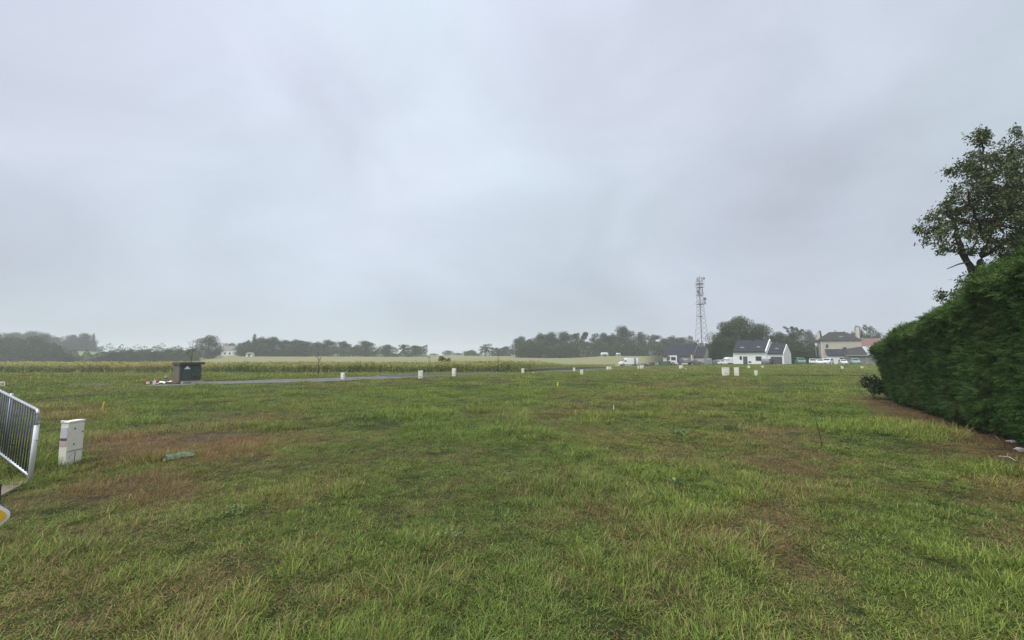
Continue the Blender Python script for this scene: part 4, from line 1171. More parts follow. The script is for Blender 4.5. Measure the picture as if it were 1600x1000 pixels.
undergrowth(1000, 1100, 228, 242, 538, 12350, 0.56, 5)
undergrowth(20, 160, 322, 330, 541, 2600, .9, 6)
undergrowth(725, 810, 262, 275, 550, 1400, .7, 7)
undergrowth(1110, 1205, 128, 134, 545, 17100, 0.26, 8)
undergrowth(1205, 1282, 126, 130, 543, 17100, 0.26, 9)
undergrowth(160, 400, 330, 350, 545, 3000, 1.1, 10)
undergrowth(-30, 420, 420, 440, 543, 2600, 1.4, 11)
# low scrub line that closes the field on the right, in front of the houses
undergrowth(1000, 1385, 94, 96.5, 569.6, 6500, .13, 12, MT, 2)

# ================================================================== BUILDINGS
def world_poly(name, pts, th, m, parent, O):
    """a slab whose top face is the given world polygon, th thick downwards along its own normal"""
    P = [Vector(p) - O for p in pts]; nrm = (P[1] - P[0]).cross(P[2] - P[0]).normalized()
    if nrm.z < 0: nrm = -nrm
    mb = MB(); k = len(P); mb.v = [tuple(p) for p in P] + [tuple(p - nrm * th) for p in P]
    mb.f = [tuple(range(k)), tuple(range(k, 2 * k))[::-1]] + [(i, (i + 1) % k, (i + 1) % k + k, i + k) for i in range(k)]
    return mb.build(name, m, parent)
def run_to(o, ang, u):
    """how far to go from o in direction ang to stand on the bearing of picture column u"""
    t_ = (u - 800) / ray(u, 556).y
    return (t_ * o.y - o.x) / (math.cos(ang) - t_ * math.sin(ang))
class House:
    """local frame: x along the front (to the right), y back, z up; front-left corner at the origin"""
    def __init__(s, name, origin, ang, label, cat='house'):
        s.e = empty(name, tuple(origin), ang, label, cat)
    def gable_wall(s, x0, x1, D, eave, ridge, m, y0=0.0, name='wall', foot=.5):
        mb = MB(); poly = [(y0, -foot), (y0 + D, -foot), (y0 + D, eave), (y0 + D / 2, ridge), (y0, eave)]
        mb.prism(poly, x0, x1, 'x'); return mb.build(name, m, s.e)
    def roof(s, x0, x1, D, eave, ridge, m, y0=0.0, over=.28, th=.16, side=.06, name='roof'):
        sl = (ridge - eave) / (D / 2); mb = MB()
        for sg in (0, 1):
            ya = y0 - over if sg == 0 else y0 + D + over; za = eave - sl * over; yr = y0 + D / 2
            z_ = [za + .03, ridge + .03]
            vs = [(x0 - side, ya, z_[0]), (x1 + side, ya, z_[0]), (x1 + side, yr, z_[1]), (x0 - side, yr, z_[1])]
            vs += [(a[0], a[1], a[2] + th) for a in vs]
            mb.add(vs, [(0, 1, 2, 3), (4, 5, 6, 7), (0, 1, 5, 4), (1, 2, 6, 5), (2, 3, 7, 6), (3, 0, 4, 7)])
        o = mb.build(name, m, s.e); s.rf = (o, sl, eave, y0); return o
    def opening(s, x, z, w, h, m, y=0.0, name='window', depth=.10, frame=None, parts=True):
        f = MB().box((x + w / 2, y - .02, z + h / 2), (w + .12, .06, h + .12)).build(name, frame or M['frame_dark'], s.e)
        MB().box((x + w / 2, y - .06, z + h / 2), (w, .03, h)).build('pane' if name != 'door' else 'panel', m, f)
        return f
    def rooflight(s, x, z, w, h, roof=None):
        o, sl, eave, y0 = roof or s.rf; a_ = math.atan(sl); y = y0 + (z - eave) / sl
        Mx = Matrix.Translation((x, y, z + .24)) @ Matrix.Rotation(a_, 4, 'X')
        f = MB().box((0, 0, 0), (w + .1, h + .1, .10), Mx).build('roof_window', M['frame_dark'], s.e)
        MB().box((0, 0, .06), (w, h, .03), Mx).build('pane', M['skyglass'], f); return f

# --- white house with slate roof
Yh = 105.0
o = gp(1145.5, Yh); ang = R(-45)          # front runs to the right and towards the camera
wh = House('white_house', o, ang, 'white rendered house with dark slate roof and garage wing, middle right')
Lm, Dm, ev, rg = 7.4, 8.2, 3.40, 6.15
wh.gable_wall(0, Lm, Dm, ev, rg, M['white_plaster'])
rA = wh.roof(0, Lm - .18, Dm, ev, rg, M['slate'], side=.02); rfA = wh.rf
wh.e_rf = rfA
# white rake band on the right gable
sl = (rg - ev) / (Dm / 2); mb = MB()
for sg in (0, 1):
    ya = -.28 if sg == 0 else Dm + .28; za = ev - sl * .28
    vs = [(Lm - .15, ya, za - .05), (Lm + .10, ya, za - .05), (Lm + .10, Dm / 2, rg - .05), (Lm - .15, Dm / 2, rg - .05)]; vs += [(a[0], a[1], a[2] + .36) for a in vs]
    mb.add(vs, [(0, 1, 2, 3), (4, 5, 6, 7), (0, 1, 5, 4), (1, 2, 6, 5), (2, 3, 7, 6), (3, 0, 4, 7)])
mb.build('rake_band', M['white_paint'], wh.e)
wh.rooflight(1.9, 4.10, .85, .62, rfA); wh.rooflight(5.55, 4.2, .72, .62, rfA)
wh.opening(1.55, 1.35, .42, .80, M['glass']); wh.opening(2.35, .02, .85, 2.05, M['door_dark'], name='door')
wh.opening(5.15, 1.15, 1.15, .95, M['glass']); wh.opening(3.55, .62, .45, .28, M['glass'])
MB().box((3.7, Dm / 2 - .3, rg + .1), (.42, .42, .75)).build('chimney', M['slate_old'], wh.e)
MB().tube([(.5, Dm / 2, rg), (.5, Dm / 2, rg + 1.9)], .03, 5).build('aerial', M['mast_dark'], wh.e)
MB().box((Lm / 2, -.33, ev - .30), (Lm, .11, .10)).build('gutter', M['frame_dark'], wh.e)
g0 = Lm + .25; gL = 3.3; gev, grg, gD = 2.85, 5.15, 7.6
wh.gable_wall(Lm + .003, g0 + gL, gD, gev, grg, M['white_plaster'], y0=.35, name='garage_wall')
wh.roof(g0 - .05, g0 + gL - .16, gD, gev, grg, M['slate'], y0=.35, side=.0, name='garage_roof'); rfG = wh.rf
wh.rooflight(g0 + 1.65, 3.75, .75, .60, rfG)
f = MB().box((g0 + 1.75, .33, 1.03), (2.35, .06, 2.12)).build('garage_door', M['frame_dark'], wh.e)
for k in range(5): MB().box((g0 + 1.75, .28, .20 + k * .41), (2.2, .05, .39)).build('door_slat', M['door_dark'], f)
# --- cream house with hip roof
Yc = 122.0
aC = R(-28); cO = gp(1284.5, Yc); cb = House('cream_house', cO, aC, 'two storey cream house with dark hipped roof, right of the parked cars')
k_ = Yc / 640.
W_ = run_to(cO, aC, 1347.5); evc = 6.85; D_ = 9.0
MB().box((W_ / 2, D_ / 2, evc / 2 - .3), (W_, D_, evc + .6)).build('wall', M['cream_plaster'], cb.e)
hz = evc + 2.7; ov = .35
vs = [(-ov, -ov, evc), (W_ + ov, -ov, evc), (W_ + ov, D_ + ov, evc), (-ov, D_ + ov, evc), (W_ * .30, D_ / 2, hz), (W_ * .69, D_ / 2, hz)]
mb = MB(); mb.add(vs, [(0, 1, 5, 4), (1, 2, 5), (2, 3, 4, 5), (3, 0, 4), (3, 2, 1, 0)]); mb.build('roof', M['slate_old'], cb.e)
Mx = Matrix.Translation((W_ * .545, D_ * .17, evc + 1.05)) @ Matrix.Rotation(math.atan(2.85 / (D_ / 2 + ov)), 4, 'X')
f = MB().box((0, 0, .03), (1.0, .95, .12), Mx).build('roof_window', M['frame_dark'], cb.e); MB().box((0, 0, .105), (.85, .8, .03), Mx).build('pane', M['skyglass'], f)
MB().box((W_ + .1, D_ * .42, evc + 1.9), (.75, .75, 4.0)).build('chimney', M['cream_wall'], cb.e)
MB().box((.55, D_ * .8, evc + 1.0), (.7, .6, 3.6)).build('chimney', M['cream_wall'], cb.e)
cb.opening(W_ * .12, 4.75, .42, .95, M['glass']); cb.opening(W_ * .54, 4.15, .75, .62, M['glass'])
MB().box((.02, -.035, 3.3), (.30, .06, 6.6)).build('corner_band', M['cream_wall'], cb.e)
# lean-to in front: white wall, slate roof
lx0, lx1, ld = .9, W_ * .53, 2.4
MB().box(((lx0 + lx1) / 2, -ld / 2 - .02, 1.05), (lx1 - lx0, ld, 2.7)).build('lean_to_wall', M['white_plaster'], cb.e)
mb = MB(); vs = [(lx0 - .15, -ld - .3, 2.35), (lx1 + .15, -ld - .3, 2.35), (lx1 + .15, -.03, 4.2), (lx0 - .15, -.03, 4.2)]; vs += [(a[0], a[1], a[2] + .14) for a in vs]
mb.add(vs, [(0, 1, 2, 3), (4, 5, 6, 7), (0, 1, 5, 4), (1, 2, 6, 5), (2, 3, 7, 6), (3, 0, 4, 7)]); mb.build('lean_to_roof', M['slate'], cb.e)
cb.opening(lx1 - 1.25, .05, .72, 1.75, M['glass'], y=-ld - .02, name='door', frame=M['white_paint'])
cb.opening(lx0 + 2.9, .75, .55, .95, M['glass'], y=-ld - .02)
# middle link with slate roof
MB().box((lx1 + 2.6, -1.2, 1.6), (5.0, 2.3, 3.6)).build('link_wall', M['grey_render'], cb.e)
mb = MB(); vs = [(lx1 + .2, -2.6, 3.35), (lx1 + 5.3, -2.6, 3.35), (lx1 + 5.3, -.03, 4.3), (lx1 + .2, -.03, 4.3)]; vs += [(a[0], a[1], a[2] + .14) for a in vs]
mb.add(vs, [(0, 1, 2, 3), (4, 5, 6, 7), (0, 1, 5, 4), (1, 2, 6, 5), (2, 3, 7, 6), (3, 0, 4, 7)]); mb.build('link_roof', M['slate_old'], cb.e)
# --- low grey outbuilding in front
aG = R(-26); gO = gp(1325, 113.0); go_ = House('grey_outbuilding', gO, aG, 'low grey rendered outbuilding with pale eaves beside the tall hedge', 'outbuilding')
k2 = 112. / 640; w2 = run_to(gO, aG, 1392)
MB().box((w2 / 2, 2.0, 1.0), (w2, 4.0, 2.9)).build('wall', M['grey_render'], go_.e)
mb = MB(); vs = [(-.2, -.35, 2.45), (w2 * .46, -.35, 2.45), (w2 * .46, 4.2, 4.75), (w2 * .10, 4.2, 4.2)]; vs += [(a[0], a[1], a[2] + .15) for a in vs]
mb.add(vs, [(0, 1, 2, 3), (4, 5, 6, 7), (0, 1, 5, 4), (1, 2, 6, 5), (2, 3, 7, 6), (3, 0, 4, 7)]); mb.build('roof', M['slate_old'], go_.e)
mb = MB(); vs = [(w2 * .46 + .02, -.35, 2.45), (w2 + .2, -.35, 2.45), (w2 + .2, 4.2, 4.75), (w2 * .46 + .02, 4.2, 4.75)]; vs += [(a[0], a[1], a[2] + .16) for a in vs]
mb.add(vs, [(0, 1, 2, 3), (4, 5, 6, 7), (0, 1, 5, 4), (1, 2, 6, 5), (2, 3, 7, 6), (3, 0, 4, 7)]); mb.build('pale_roof', mat('fibre_cement', (.42, .43, .44), .8, (.33, .34, .35), 1.5), go_.e)
MB().box((w2 / 2, -.40, 2.42), (w2 + .3, .10, .16)).build('gutter', M['stone_white'], go_.e)
MB().box((w2 * .44, -.04, 1.1), (.12, .08, 2.5)).build('downpipe', M['stone_white'], go_.e)
# --- red brown roofed house behind
rO = gp(1349, 136.0); rh = House('red_roofed_house', rO, R(-30), 'house with red brown tiled roof, half hidden behind the tall hedge')
rh.gable_wall(0, 14, 8, 4.6, 8.1, M['cream_wall']); rh.roof(0, 14, 8, 4.6, 8.1, M['tile_red'])
rh.opening(2.0, 2.2, .9, 1.2, M['glass']); MB().box((3.2, 4, 8.4), (.6, .6, 1.2)).build('chimney', M['tile_red'], rh.e)
# --- bungalow on the left
Yb = 128.0; bO = gp(1036, Yb); kb_ = Yb / 640
aB = R(-40); bh = House('slate_roofed_bungalow', bO, aB, 'low cream bungalow with broad slate roof, left of the lattice mast')
Lb = run_to(bO, aB, 1083); Db = 8.6; Lw = run_to(bO, aB, 1099) - Lb
bh.gable_wall(0, Lb, Db, 2.75, 6.15, M['cream_wall'], foot=.8); bh.roof(0, Lb, Db, 2.75, 6.15, M['slate'], over=.35)
bh.opening(1.2, .9, 1.1, 1.1, M['glass']); bh.opening(4.6, .0, .9, 2.05, M['door_dark'], name='door'); bh.opening(7.0, .9, 1.1, 1.1, M['glass'])
bh.gable_wall(Lb + .003, Lb + Lw, 6.8, 2.5, 5.3, M['cream_plaster'], y0=.9, name='wing_wall'); bh.roof(Lb + .05, Lb + Lw - .05, 6.8, 2.5, 5.3, M['slate'], y0=.9, name='wing_roof')
MB().box((Lb - .3, Db / 2, 6.3), (.5, .5, 1.1)).build('chimney', M['slate_old'], bh.e)
# --- pale far houses in the mist
fO = gp(345, 300); fh = House('misty_house', fO, R(20), 'pale hazy house just right of the single big round tree')
fh.gable_wall(0, 8, 7, 4.2, 7.2, M['white_plaster']); fh.roof(0, 8, 7, 4.2, 7.2, M['tile_grey']); fh.opening(2, 1, 1, 1.3, M['glass']); fh.opening(5, 1, 1, 1.3, M['glass'])
fO = gp(384, 218); fh = House('misty_shed', fO, R(10), 'small pale hazy shed at the left end of the long tree row', 'shed')
fh.gable_wall(0, 3.2, 2.6, 1.5, 2.1, M['white_plaster']); fh.roof(0, 3.2, 2.6, 1.5, 2.1, M['tile_grey']); fh.opening(1.1, 0, .9, 1.4, M['door_dark'], name='door')
# white open shelters at the foot of the wood
for u, w, lab in ((944.5, 11, 'larger of two white shelters at the foot of the misty wood'), (966, 5, 'smaller of two white shelters at the foot of the misty wood')):
    Y = 205.0; p = gp(u, Y); p.z = at(u, 557 if w > 10 else 555, Y).z; kk_ = Y / 640; e = empty('shelter', p, 0, lab, 'shelter')
    ww = w * kk_; hh = (556.5 - 550) * kk_ if w > 10 else 3.5 * kk_
    mb = MB(); mb.prism([(-ww / 2, hh * .50), (ww / 2, hh * .50), (ww * .30, hh), (-ww * .34, hh)], -1.5, 1.5); mb.build('canopy', M['white_plastic'], e)
    for sx in (-1, 1):
        for sy in (-1, 1): MB().box((sx * ww * .40, sy * 1.3, hh * .25 - .3), (.22, .22, hh * .5 + .6)).build('post', M['white_paint'], e)

# ================================================================== LATTICE MAST
Ym = 152.0; mp_ = gp(1097.5, Ym); mast = empty('lattice_mast', mp_, R(18)); tag(mast, 'tall lattice telecom mast with antennas rising behind the bungalow', 'mast')
ztop = at(1096.5, 432, Ym).z - mp_.z
def hwid(z):
    f = z / ztop
    return (2.05 * (1 - f / .62) + .85 * (f / .62)) if f < .62 else (.85 * (1 - (f - .62) / .38) + .62 * (f - .62) / .38)
levels = [0]; z = 0
while z < ztop * .97:
    z += hwid(z) * 1.15 + .35; levels.append(min(z, ztop))
cs = [(-1, -1), (1, -1), (1, 1), (-1, 1)]
for cx, cy_ in cs:
    MB().tube([(cx * hwid(z), cy_ * hwid(z), z) for z in levels], .07, 5).build('leg', M['mast'], mast)
for i in range(len(levels) - 1):
    za, zb = levels[i], levels[i + 1]
    for k in range(4):
        a_, b_ = cs[k], cs[(k + 1) % 4]; wa, wb = hwid(za), hwid(zb)
        rr_ = .038
        MB().tube([(a_[0] * wa, a_[1] * wa, za), (b_[0] * wb, b_[1] * wb, zb)], rr_, 4).build('brace', M['mast'], mast)
        MB().tube([(b_[0] * wa, b_[1] * wa, za), (a_[0] * wb, a_[1] * wb, zb)], rr_, 4).build('brace', M['mast'], mast)
MB().tube([(0, .1, 0), (0, .1, ztop * .98)], .16, 6).build('cable_ladder', M['mast_dark'], mast)
zv = lambda v: at(1096.5, v, Ym).z - mp_.z
def platform(z, w, rail=True):
    p = MB().box((0, 0, z), (w, w, .12)).build('platform', M['mast_dark'], mast)
    mb = MB()
    for k in range(4):
        a_, b_ = cs[k], cs[(k + 1) % 4]; mb.tube([(a_[0] * w / 2, a_[1] * w / 2, z + 1.0), (b_[0] * w / 2, b_[1] * w / 2, z + 1.0)], .04, 4); mb.tube([(a_[0] * w / 2, a_[1] * w / 2, z), (a_[0] * w / 2, a_[1] * w / 2, z + 1.0)], .04, 4)
    mb.build('railing', M['mast'], p)
platform(zv(443.5), 2.3); platform(zv(449.5), 2.1); platform(zv(461), 1.9); platform(zv(475.5), 2.2)
q = MB().box((-1.3, -1.1, zv(495)), (2.4, .5, .2)).build('bracket', M['mast_dark'], mast)
MB().box((1.0, -.9, zv(475)), (2.0, .4, .14)).build('bracket', M['mast_dark'], mast)
def panel(x, y, z, h=2.0, w=.32): MB().box((x, y, z), (w, .18, h)).build('panel_antenna', M['mast_dark'] if abs(x) > 1.2 else M['mast'], mast, bevel=.03)
for a_ in range(3):
    for zz_, rr_, hh_ in ((zv(437), .95, 1.5), (zv(456), 1.0, 1.7)):
        t_ = a_ * 2.094 + zz_; panel(rr_ * math.cos(t_), rr_ * math.sin(t_), zz_, hh_)
def dish(x, y, z, r_, az):
    Mx = Matrix.Translation((x, y, z)) @ Matrix.Rotation(az, 4, 'Z') @ Matrix.Rotation(R(90), 4, 'X')
    vs = [(0, 0, -.15)] + [(r_ * math.cos(k * math.pi / 7), r_ * math.sin(k * math.pi / 7), .12) for k in range(14)] + [(r_ * math.cos(k * math.pi / 7), r_ * math.sin(k * math.pi / 7), .02) for k in range(14)]
    fs = [(0, 1 + k, 1 + (k + 1) % 14) for k in range(14)] + [(1 + k, 15 + k, 15 + (k + 1) % 14, 1 + (k + 1) % 14) for k in range(14)] + [tuple(15 + k for k in range(14))]
    mb = MB(); mb.add(vs, fs, Mx); mb.build('dish_antenna', M['mast_dark'], mast)
dish(1.7, -.4, zv(435), .55, .3); dish(1.5, -.7, zv(467.5), .62, -.2); dish(1.2, -1.0, zv(473), .5, .4); dish(-1.4, -.4, zv(455), .4, 2.5)
MB().tube([(0, 0, ztop * .97), (0, 0, ztop + .9)], .05, 4).build('spike', M['mast'], mast)

# ================================================================== VEHICLES
def extr(poly, w, taper_from=None, tw=.86):
    """side profile (x,z) -> body of width w; vertices above taper_from pulled in"""
    mb = MB(); n_ = len(poly)
    for sg in (-1, 1):
        for (x, z) in poly:
            ww = w / 2 * (tw if taper_from is not None and z > taper_from else 1); mb.v.append((x, sg * ww, z))
    mb.f = [tuple(range(n_)), tuple(range(n_, 2 * n_))[::-1]] + [(i, (i + 1) % n_, (i + 1) % n_ + n_, i + n_) for i in range(n_)]
    return mb
def wheels(e, xs_, w, r_=.32):
    for x in xs_:
        for sg in (-1, 1):
            t_ = MB().tube([(x, sg * (w / 2 - .20), r_), (x, sg * (w / 2 + .01), r_)], r_, 14).build('wheel', M['tyre'], e)
            MB().tube([(x, sg * (w / 2 + .012), r_), (x, sg * (w / 2 + .02), r_)], r_ * .6, 10).build('rim', M['rim'], t_)
def car(u, Y, rz, m, label, kind='hatch', scale=1.0, group='cars parked in front of the houses'):
    p = gp(u, Y); e = empty('parked_car', p, rz, label, 'car', group)
    if kind == 'hatch':
        L_, w = 4.0, 1.72
        body = [(-2, .30), (-2.02, .62), (-1.92, .86), (-1.0, .98), (1.75, 1.0), (1.98, .85), (2.0, .32)]
        cab = [(-1.05, .97), (-.35, 1.46), (1.35, 1.50), (1.85, 1.0)]; gl = [(-.93, 1.0), (-.33, 1.40), (1.30, 1.43), (1.68, 1.02)]
    else:
        L_, w = 4.3, 1.82
        body = [(-2.15, .36), (-2.17, .80), (-2.05, 1.02), (-1.1, 1.12), (2.0, 1.14), (2.13, .95), (2.15, .38)]
        cab = [(-1.15, 1.1), (-.55, 1.72), (1.75, 1.76), (2.02, 1.12)]; gl = [(-1.03, 1.14), (-.52, 1.65), (1.68, 1.68), (1.90, 1.16)]
    extr(body, w).build('body', m, e, bevel=.05); extr(cab, w * .94, cab[0][1] + .1, .88).build('cabin', m, e, bevel=.03)
    extr([(x, z) for x, z in gl], w * .955, gl[0][1] + .1, .885).build('side_window', M['glass'], e)
    a_, b_ = cab[0], cab[1]
    mb = MB(); d = .035; ww = w * .78 / 2
    mb.add([(a_[0] + .06 - d, -ww, a_[1] + .07), (a_[0] + .06 - d, ww, a_[1] + .07), (b_[0] - .06 - d, ww * .95, b_[1] - .05), (b_[0] - .06 - d, -ww * .95, b_[1] - .05),
            (a_[0] + .06, -ww, a_[1] + .05), (a_[0] + .06, ww, a_[1] + .05), (b_[0] - .06, ww * .95, b_[1] - .07), (b_[0] - .06, -ww * .95, b_[1] - .07)],
           [(0, 1, 2, 3), (4, 5, 6, 7), (0, 1, 5, 4), (1, 2, 6, 5), (2, 3, 7, 6), (3, 0, 4, 7)]); mb.build('windscreen', M['glass'], e)
    for sg in (-1, 1):
        MB().box((body[1][0] + .02, sg * w * .36, body[1][1] + .06), (.08, .30, .14)).build('headlight', M['lamp_glass'], e)
        MB().box((-body[1][0] - .05, sg * w * .40, body[1][1] + .10), (.06, .18, .16)).build('tail_light', M['red_plastic'], e)
    wheels(e, (-1.3, 1.3), w); e.scale = (scale,) * 3
    return e
Ycar = 103.0
car(1197, 99.0, R(232), M['car_grey'], 'grey car parked before the white garage wing, nearest its front wall')
car(1206, 100.5, R(214), M['car_dark'], 'very dark car parked in front of the white garage door')
car(1250, 108, R(64), M['car_teal'], 'teal green tall car parked beside the bushes', 'suv')
car(1269.5, 109, R(55), M['car_cream'], 'pale cream car parked right of the teal one')
car(1281.5, 106, R(52), M['car_white'], 'white car parked at the left corner of the cream house', scale=.95)
car(1292.5, 107, R(40), M['car_white'], 'white car parked before the white lean-to wall of the cream house', scale=1.05)
car(1316.5, 108, R(62), M['car_white'], 'small white car parked by the lean-to door', scale=.85)
car(1335, 107, R(60), M['car_green'], 'pale green car parked in front of the grey outbuilding', 'suv', .9)
car(1126, 112, R(100), M['car_white'], 'small white car seen beside the larger white van behind', scale=.9)

def van(u, Y, rz, label, L_=5.4, w=1.95, h=2.35):
    p = gp(u, Y); e = empty('white_van', p, rz, label, 'van')
    hL = L_ / 2
    body = [(-hL, .35), (-hL - .03, .85), (-hL + .25, 1.12), (-hL + .85, 1.30), (-hL + 1.65, h - .15), (-hL + 2.1, h), (hL - .08, h), (hL, h - .15), (hL, .38)]
    extr(body, w, 1.4, .92).build('body', M['car_white'], e, bevel=.07)
    gl = [(-hL + .98, 1.36), (-hL + 1.60, h - .38), (-hL + 1.95, h - .38), (-hL + 1.95, 1.30)]
    extr(gl, w * 1.0 + .02, 1.4, .925).build('side_window', M['glass'], e)
    mb = MB(); ww = w * .40; d = .05; a_ = (-hL + .90, 1.36); b_ = (-hL + 1.58, h - .28)
    mb.add([(a_[0] - d, -ww, a_[1]), (a_[0] - d, ww, a_[1]), (b_[0] - d, ww * .92, b_[1]), (b_[0] - d, -ww * .92, b_[1]), (a_[0] + .1, -ww, a_[1] - .1), (a_[0] + .1, ww, a_[1] - .1), (b_[0] + .1, ww * .92, b_[1] - .1), (b_[0] + .1, -ww * .92, b_[1] - .1)],
           [(0, 1, 2, 3), (4, 5, 6, 7), (0, 1, 5, 4), (1, 2, 6, 5), (2, 3, 7, 6), (3, 0, 4, 7)]); mb.build('windscreen', M['glass'], e)
    MB().box((0, 0, .42), (L_ * .98, w * 1.015, .16)).build('bumper_strip', M['frame_dark'], e)
    for sg in (-1, 1): MB().box((-hL + .03, sg * w * .38, .95), (.12, .28, .22)).build('headlight', M['lamp_glass'], e)
    wheels(e, (-hL + .95, hL - 1.05), w, .36); return e
van(981.5, 121, R(3), 'white panel van parked at the end of the road, facing left')
van(1138, 114, R(4), 'white van parked half hidden at the left corner of the white house', 4.6, 1.9, 2.1)

# flatbed truck, cab to the left
tp_ = gp(1051, 109); tr = empty('flatbed_truck', tp_, R(-6), 'flatbed truck with dark windscreen, loaded with grey building material', 'truck')
cabp = [(-1.0, .55), (-1.02, 1.4), (-.82, 2.65), (.85, 2.7), (.85, .55)]
extr(cabp, 2.1, 1.6, .93).build('cab', M['white_paint'], tr, bevel=.06)
extr([(-.70, 1.5), (-.58, 2.3), (.45, 2.3), (.45, 1.5)], 2.16, 1.6, .93).build('side_window', M['glass'], tr)
MB().box((-1.02, 0, 2.0), (.10, 1.75, .95), Matrix.Rotation(0, 4, 'Y')).build('windscreen', M['glass'], tr)
MB().box((-1.06, 0, .95), (.12, 1.9, .75)).build('grille', M['ditchgreen'], tr)
for sg in (-1, 1):
    MB().box((-1.14, sg * .8, .85), (.06, .32, .2)).build('headlight', M['lamp_glass'], tr)
    mm_ = MB().box((-.75, sg * 1.3, 2.1), (.1, .12, .45)).build('mirror', M['frame_dark'], tr)
MB().box((3.9, 0, .85), (5.9, 2.1, .18)).build('flatbed', M['frame_dark'], tr)
MB().box((1.05, 0, 1.6), (.12, 2.1, 1.4)).build('headboard', M['frame_dark'], tr)
MB().box((-.2, 0, .55), (1.9, .9, .25)).build('chassis', M['frame_dark'], tr)
wheels(tr, (-.25, 4.6, 5.6), 2.15, .48)
# load: blocks and bundles on the bed, each its own thing
r = np.random.default_rng(12)
def bundle(name, u, v, Y, w, h, d, m, label, cat, seed=0, group=None, loc=None):
    p = gp(u, Y) if loc is None else Vector(loc); e = empty(name, p, r.uniform(-.3, .3), label, cat, group)
    rr_ = np.random.default_rng(seed); rows = max(2, int(h / .28)); colsn = max(2, int(w / .55))
    for i in range(rows):
        for j in range(colsn):
            if i == rows - 1 and rr_.uniform() < .4: continue
            MB().box((-w / 2 + (j + .5) * w / colsn + rr_.normal(0, .02), rr_.normal(0, .03), (i + .5) * h / rows), (w / colsn * .93, d * rr_.uniform(.9, 1), h / rows * .90)).build('block', m, e)
    return e
mA = mat('grey_blocks', (.25, .25, .27), .9, (.14, .14, .16), 1.5); mB = mat('pale_bags', (.42, .41, .42), .8, (.28, .27, .28), 2); mC = mat('brown_boards', (.20, .17, .14), .9, (.12, .10, .09), 2)
for i, (dx, w, h, m, lab) in enumerate(((1.9, 1.3, .85, mA, 'grey block stack on the truck bed right behind the cab'), (3.4, 1.4, .95, mB, 'pale bag stack in the middle of the truck bed'),
                                       (4.9, 1.3, .75, mC, 'brown board stack on the truck bed, third from the cab'), (6.2, 1.0, .6, mA, 'low grey stack at the tail of the truck bed'))):
    v_ = Matrix.Rotation(R(-6), 3, 'Z') @ Vector((dx, 0, .945)); bundle('load_stack', 0, 0, 0, w, h, 1.6, m, lab, 'stack', i, None, tuple(tp_ + v_))
piles = [(1001, 117, 1.6, 1.2, mB, 'pale material stack just right of the white van'), (1010, 116, 1.4, .8, mA, 'low grey material stack, second right of the white van'),
         (1018, 115, 1.2, 1.0, mC, 'brown stacked boards, third stack right of the white van'), (1027, 113, 1.3, 1.05, mB, 'pale stacked bags left of the teal skip'),
         (1092, 106, 2.0, .9, mC, 'brown boards piled right of the truck tail'), (1103, 107, 2.6, 1.75, mB, 'big pale heap of stacked bags left of the bushes'),
         (1114, 108, 2.0, 1.6, mA, 'grey stack standing right of the big pale heap'), (1086, 108, 1.5, 1.35, mA, 'grey stack standing behind the truck tail')]
for i, (u, Y, w, h, m, lab) in enumerate(piles): bundle('material_stack', u, 0, Y, w, h, 1.2, m, lab, 'stack', 20 + i)
p = gp(1038, 108.5); sk = empty('skip', p, R(-4), 'teal skip standing at the front of the truck', 'skip')
mb = MB(); mb.prism([(-1.1, .12), (1.1, .12), (1.45, 1.05), (-1.45, 1.05)], -.8, .8); mb.build('container', M['ditchgreen'], sk)
MB().box((0, 0, 1.09), (3.0, 1.7, .08)).build('rim', M['frame_dark'], sk)
for sg in (-1, 1): MB().box((sg * .8, 0, .05), (.15, 1.5, .14)).build('runner', M['frame_dark'], sk)
p = gp(1080.5, 110); yb = empty('yellow_panel', p, 0, 'yellow panel on a post behind the truck bed, before the bungalow', 'panel')
MB().box((0, 0, 2.2), (.40, .08, 1.15)).build('board', mat('pale_yellow_board', (.70, .66, .30), .7), yb); MB().tube([(0, .08, 0), (0, .08, 2.8)], .05, 6).build('post', M['galv'], yb)
p = gp(992, 119.5); gs = empty('dark_gate_post', p, 0, 'dark upright post touching the rear of the white van', 'post'); MB().box((0, 0, 1.15), (.35, .3, 2.3), None, .9).build('shaft', M['door_dark'], gs, bevel=.03); MB().box((0, 0, 2.33), (.42, .36, .06)).build('cap', M['galv'], gs)
p = gp(1275.5, 117); sd_ = empty('satellite_dish', p, 0, 'round white dish on a pole left of the cream house', 'dish')
MB().tube([(0, 0, 0), (0, 0, at(1275.5, 538, 117).z - p.z)], .06, 6).build('pole', M['galv'], sd_)
zz_ = at(1275.5, 538, 117).z - p.z
mb = MB(); mb.add([(0, -.05, zz_)] + [(.33 * math.cos(k * math.pi / 8), -.14, zz_ + .36 * math.sin(k * math.pi / 8)) for k in range(16)], [(0, 1 + k, 1 + (k + 1) % 16) for k in range(16)] + [tuple(range(1, 17))])
mb.build('reflector', M['white_plastic'], sd_)

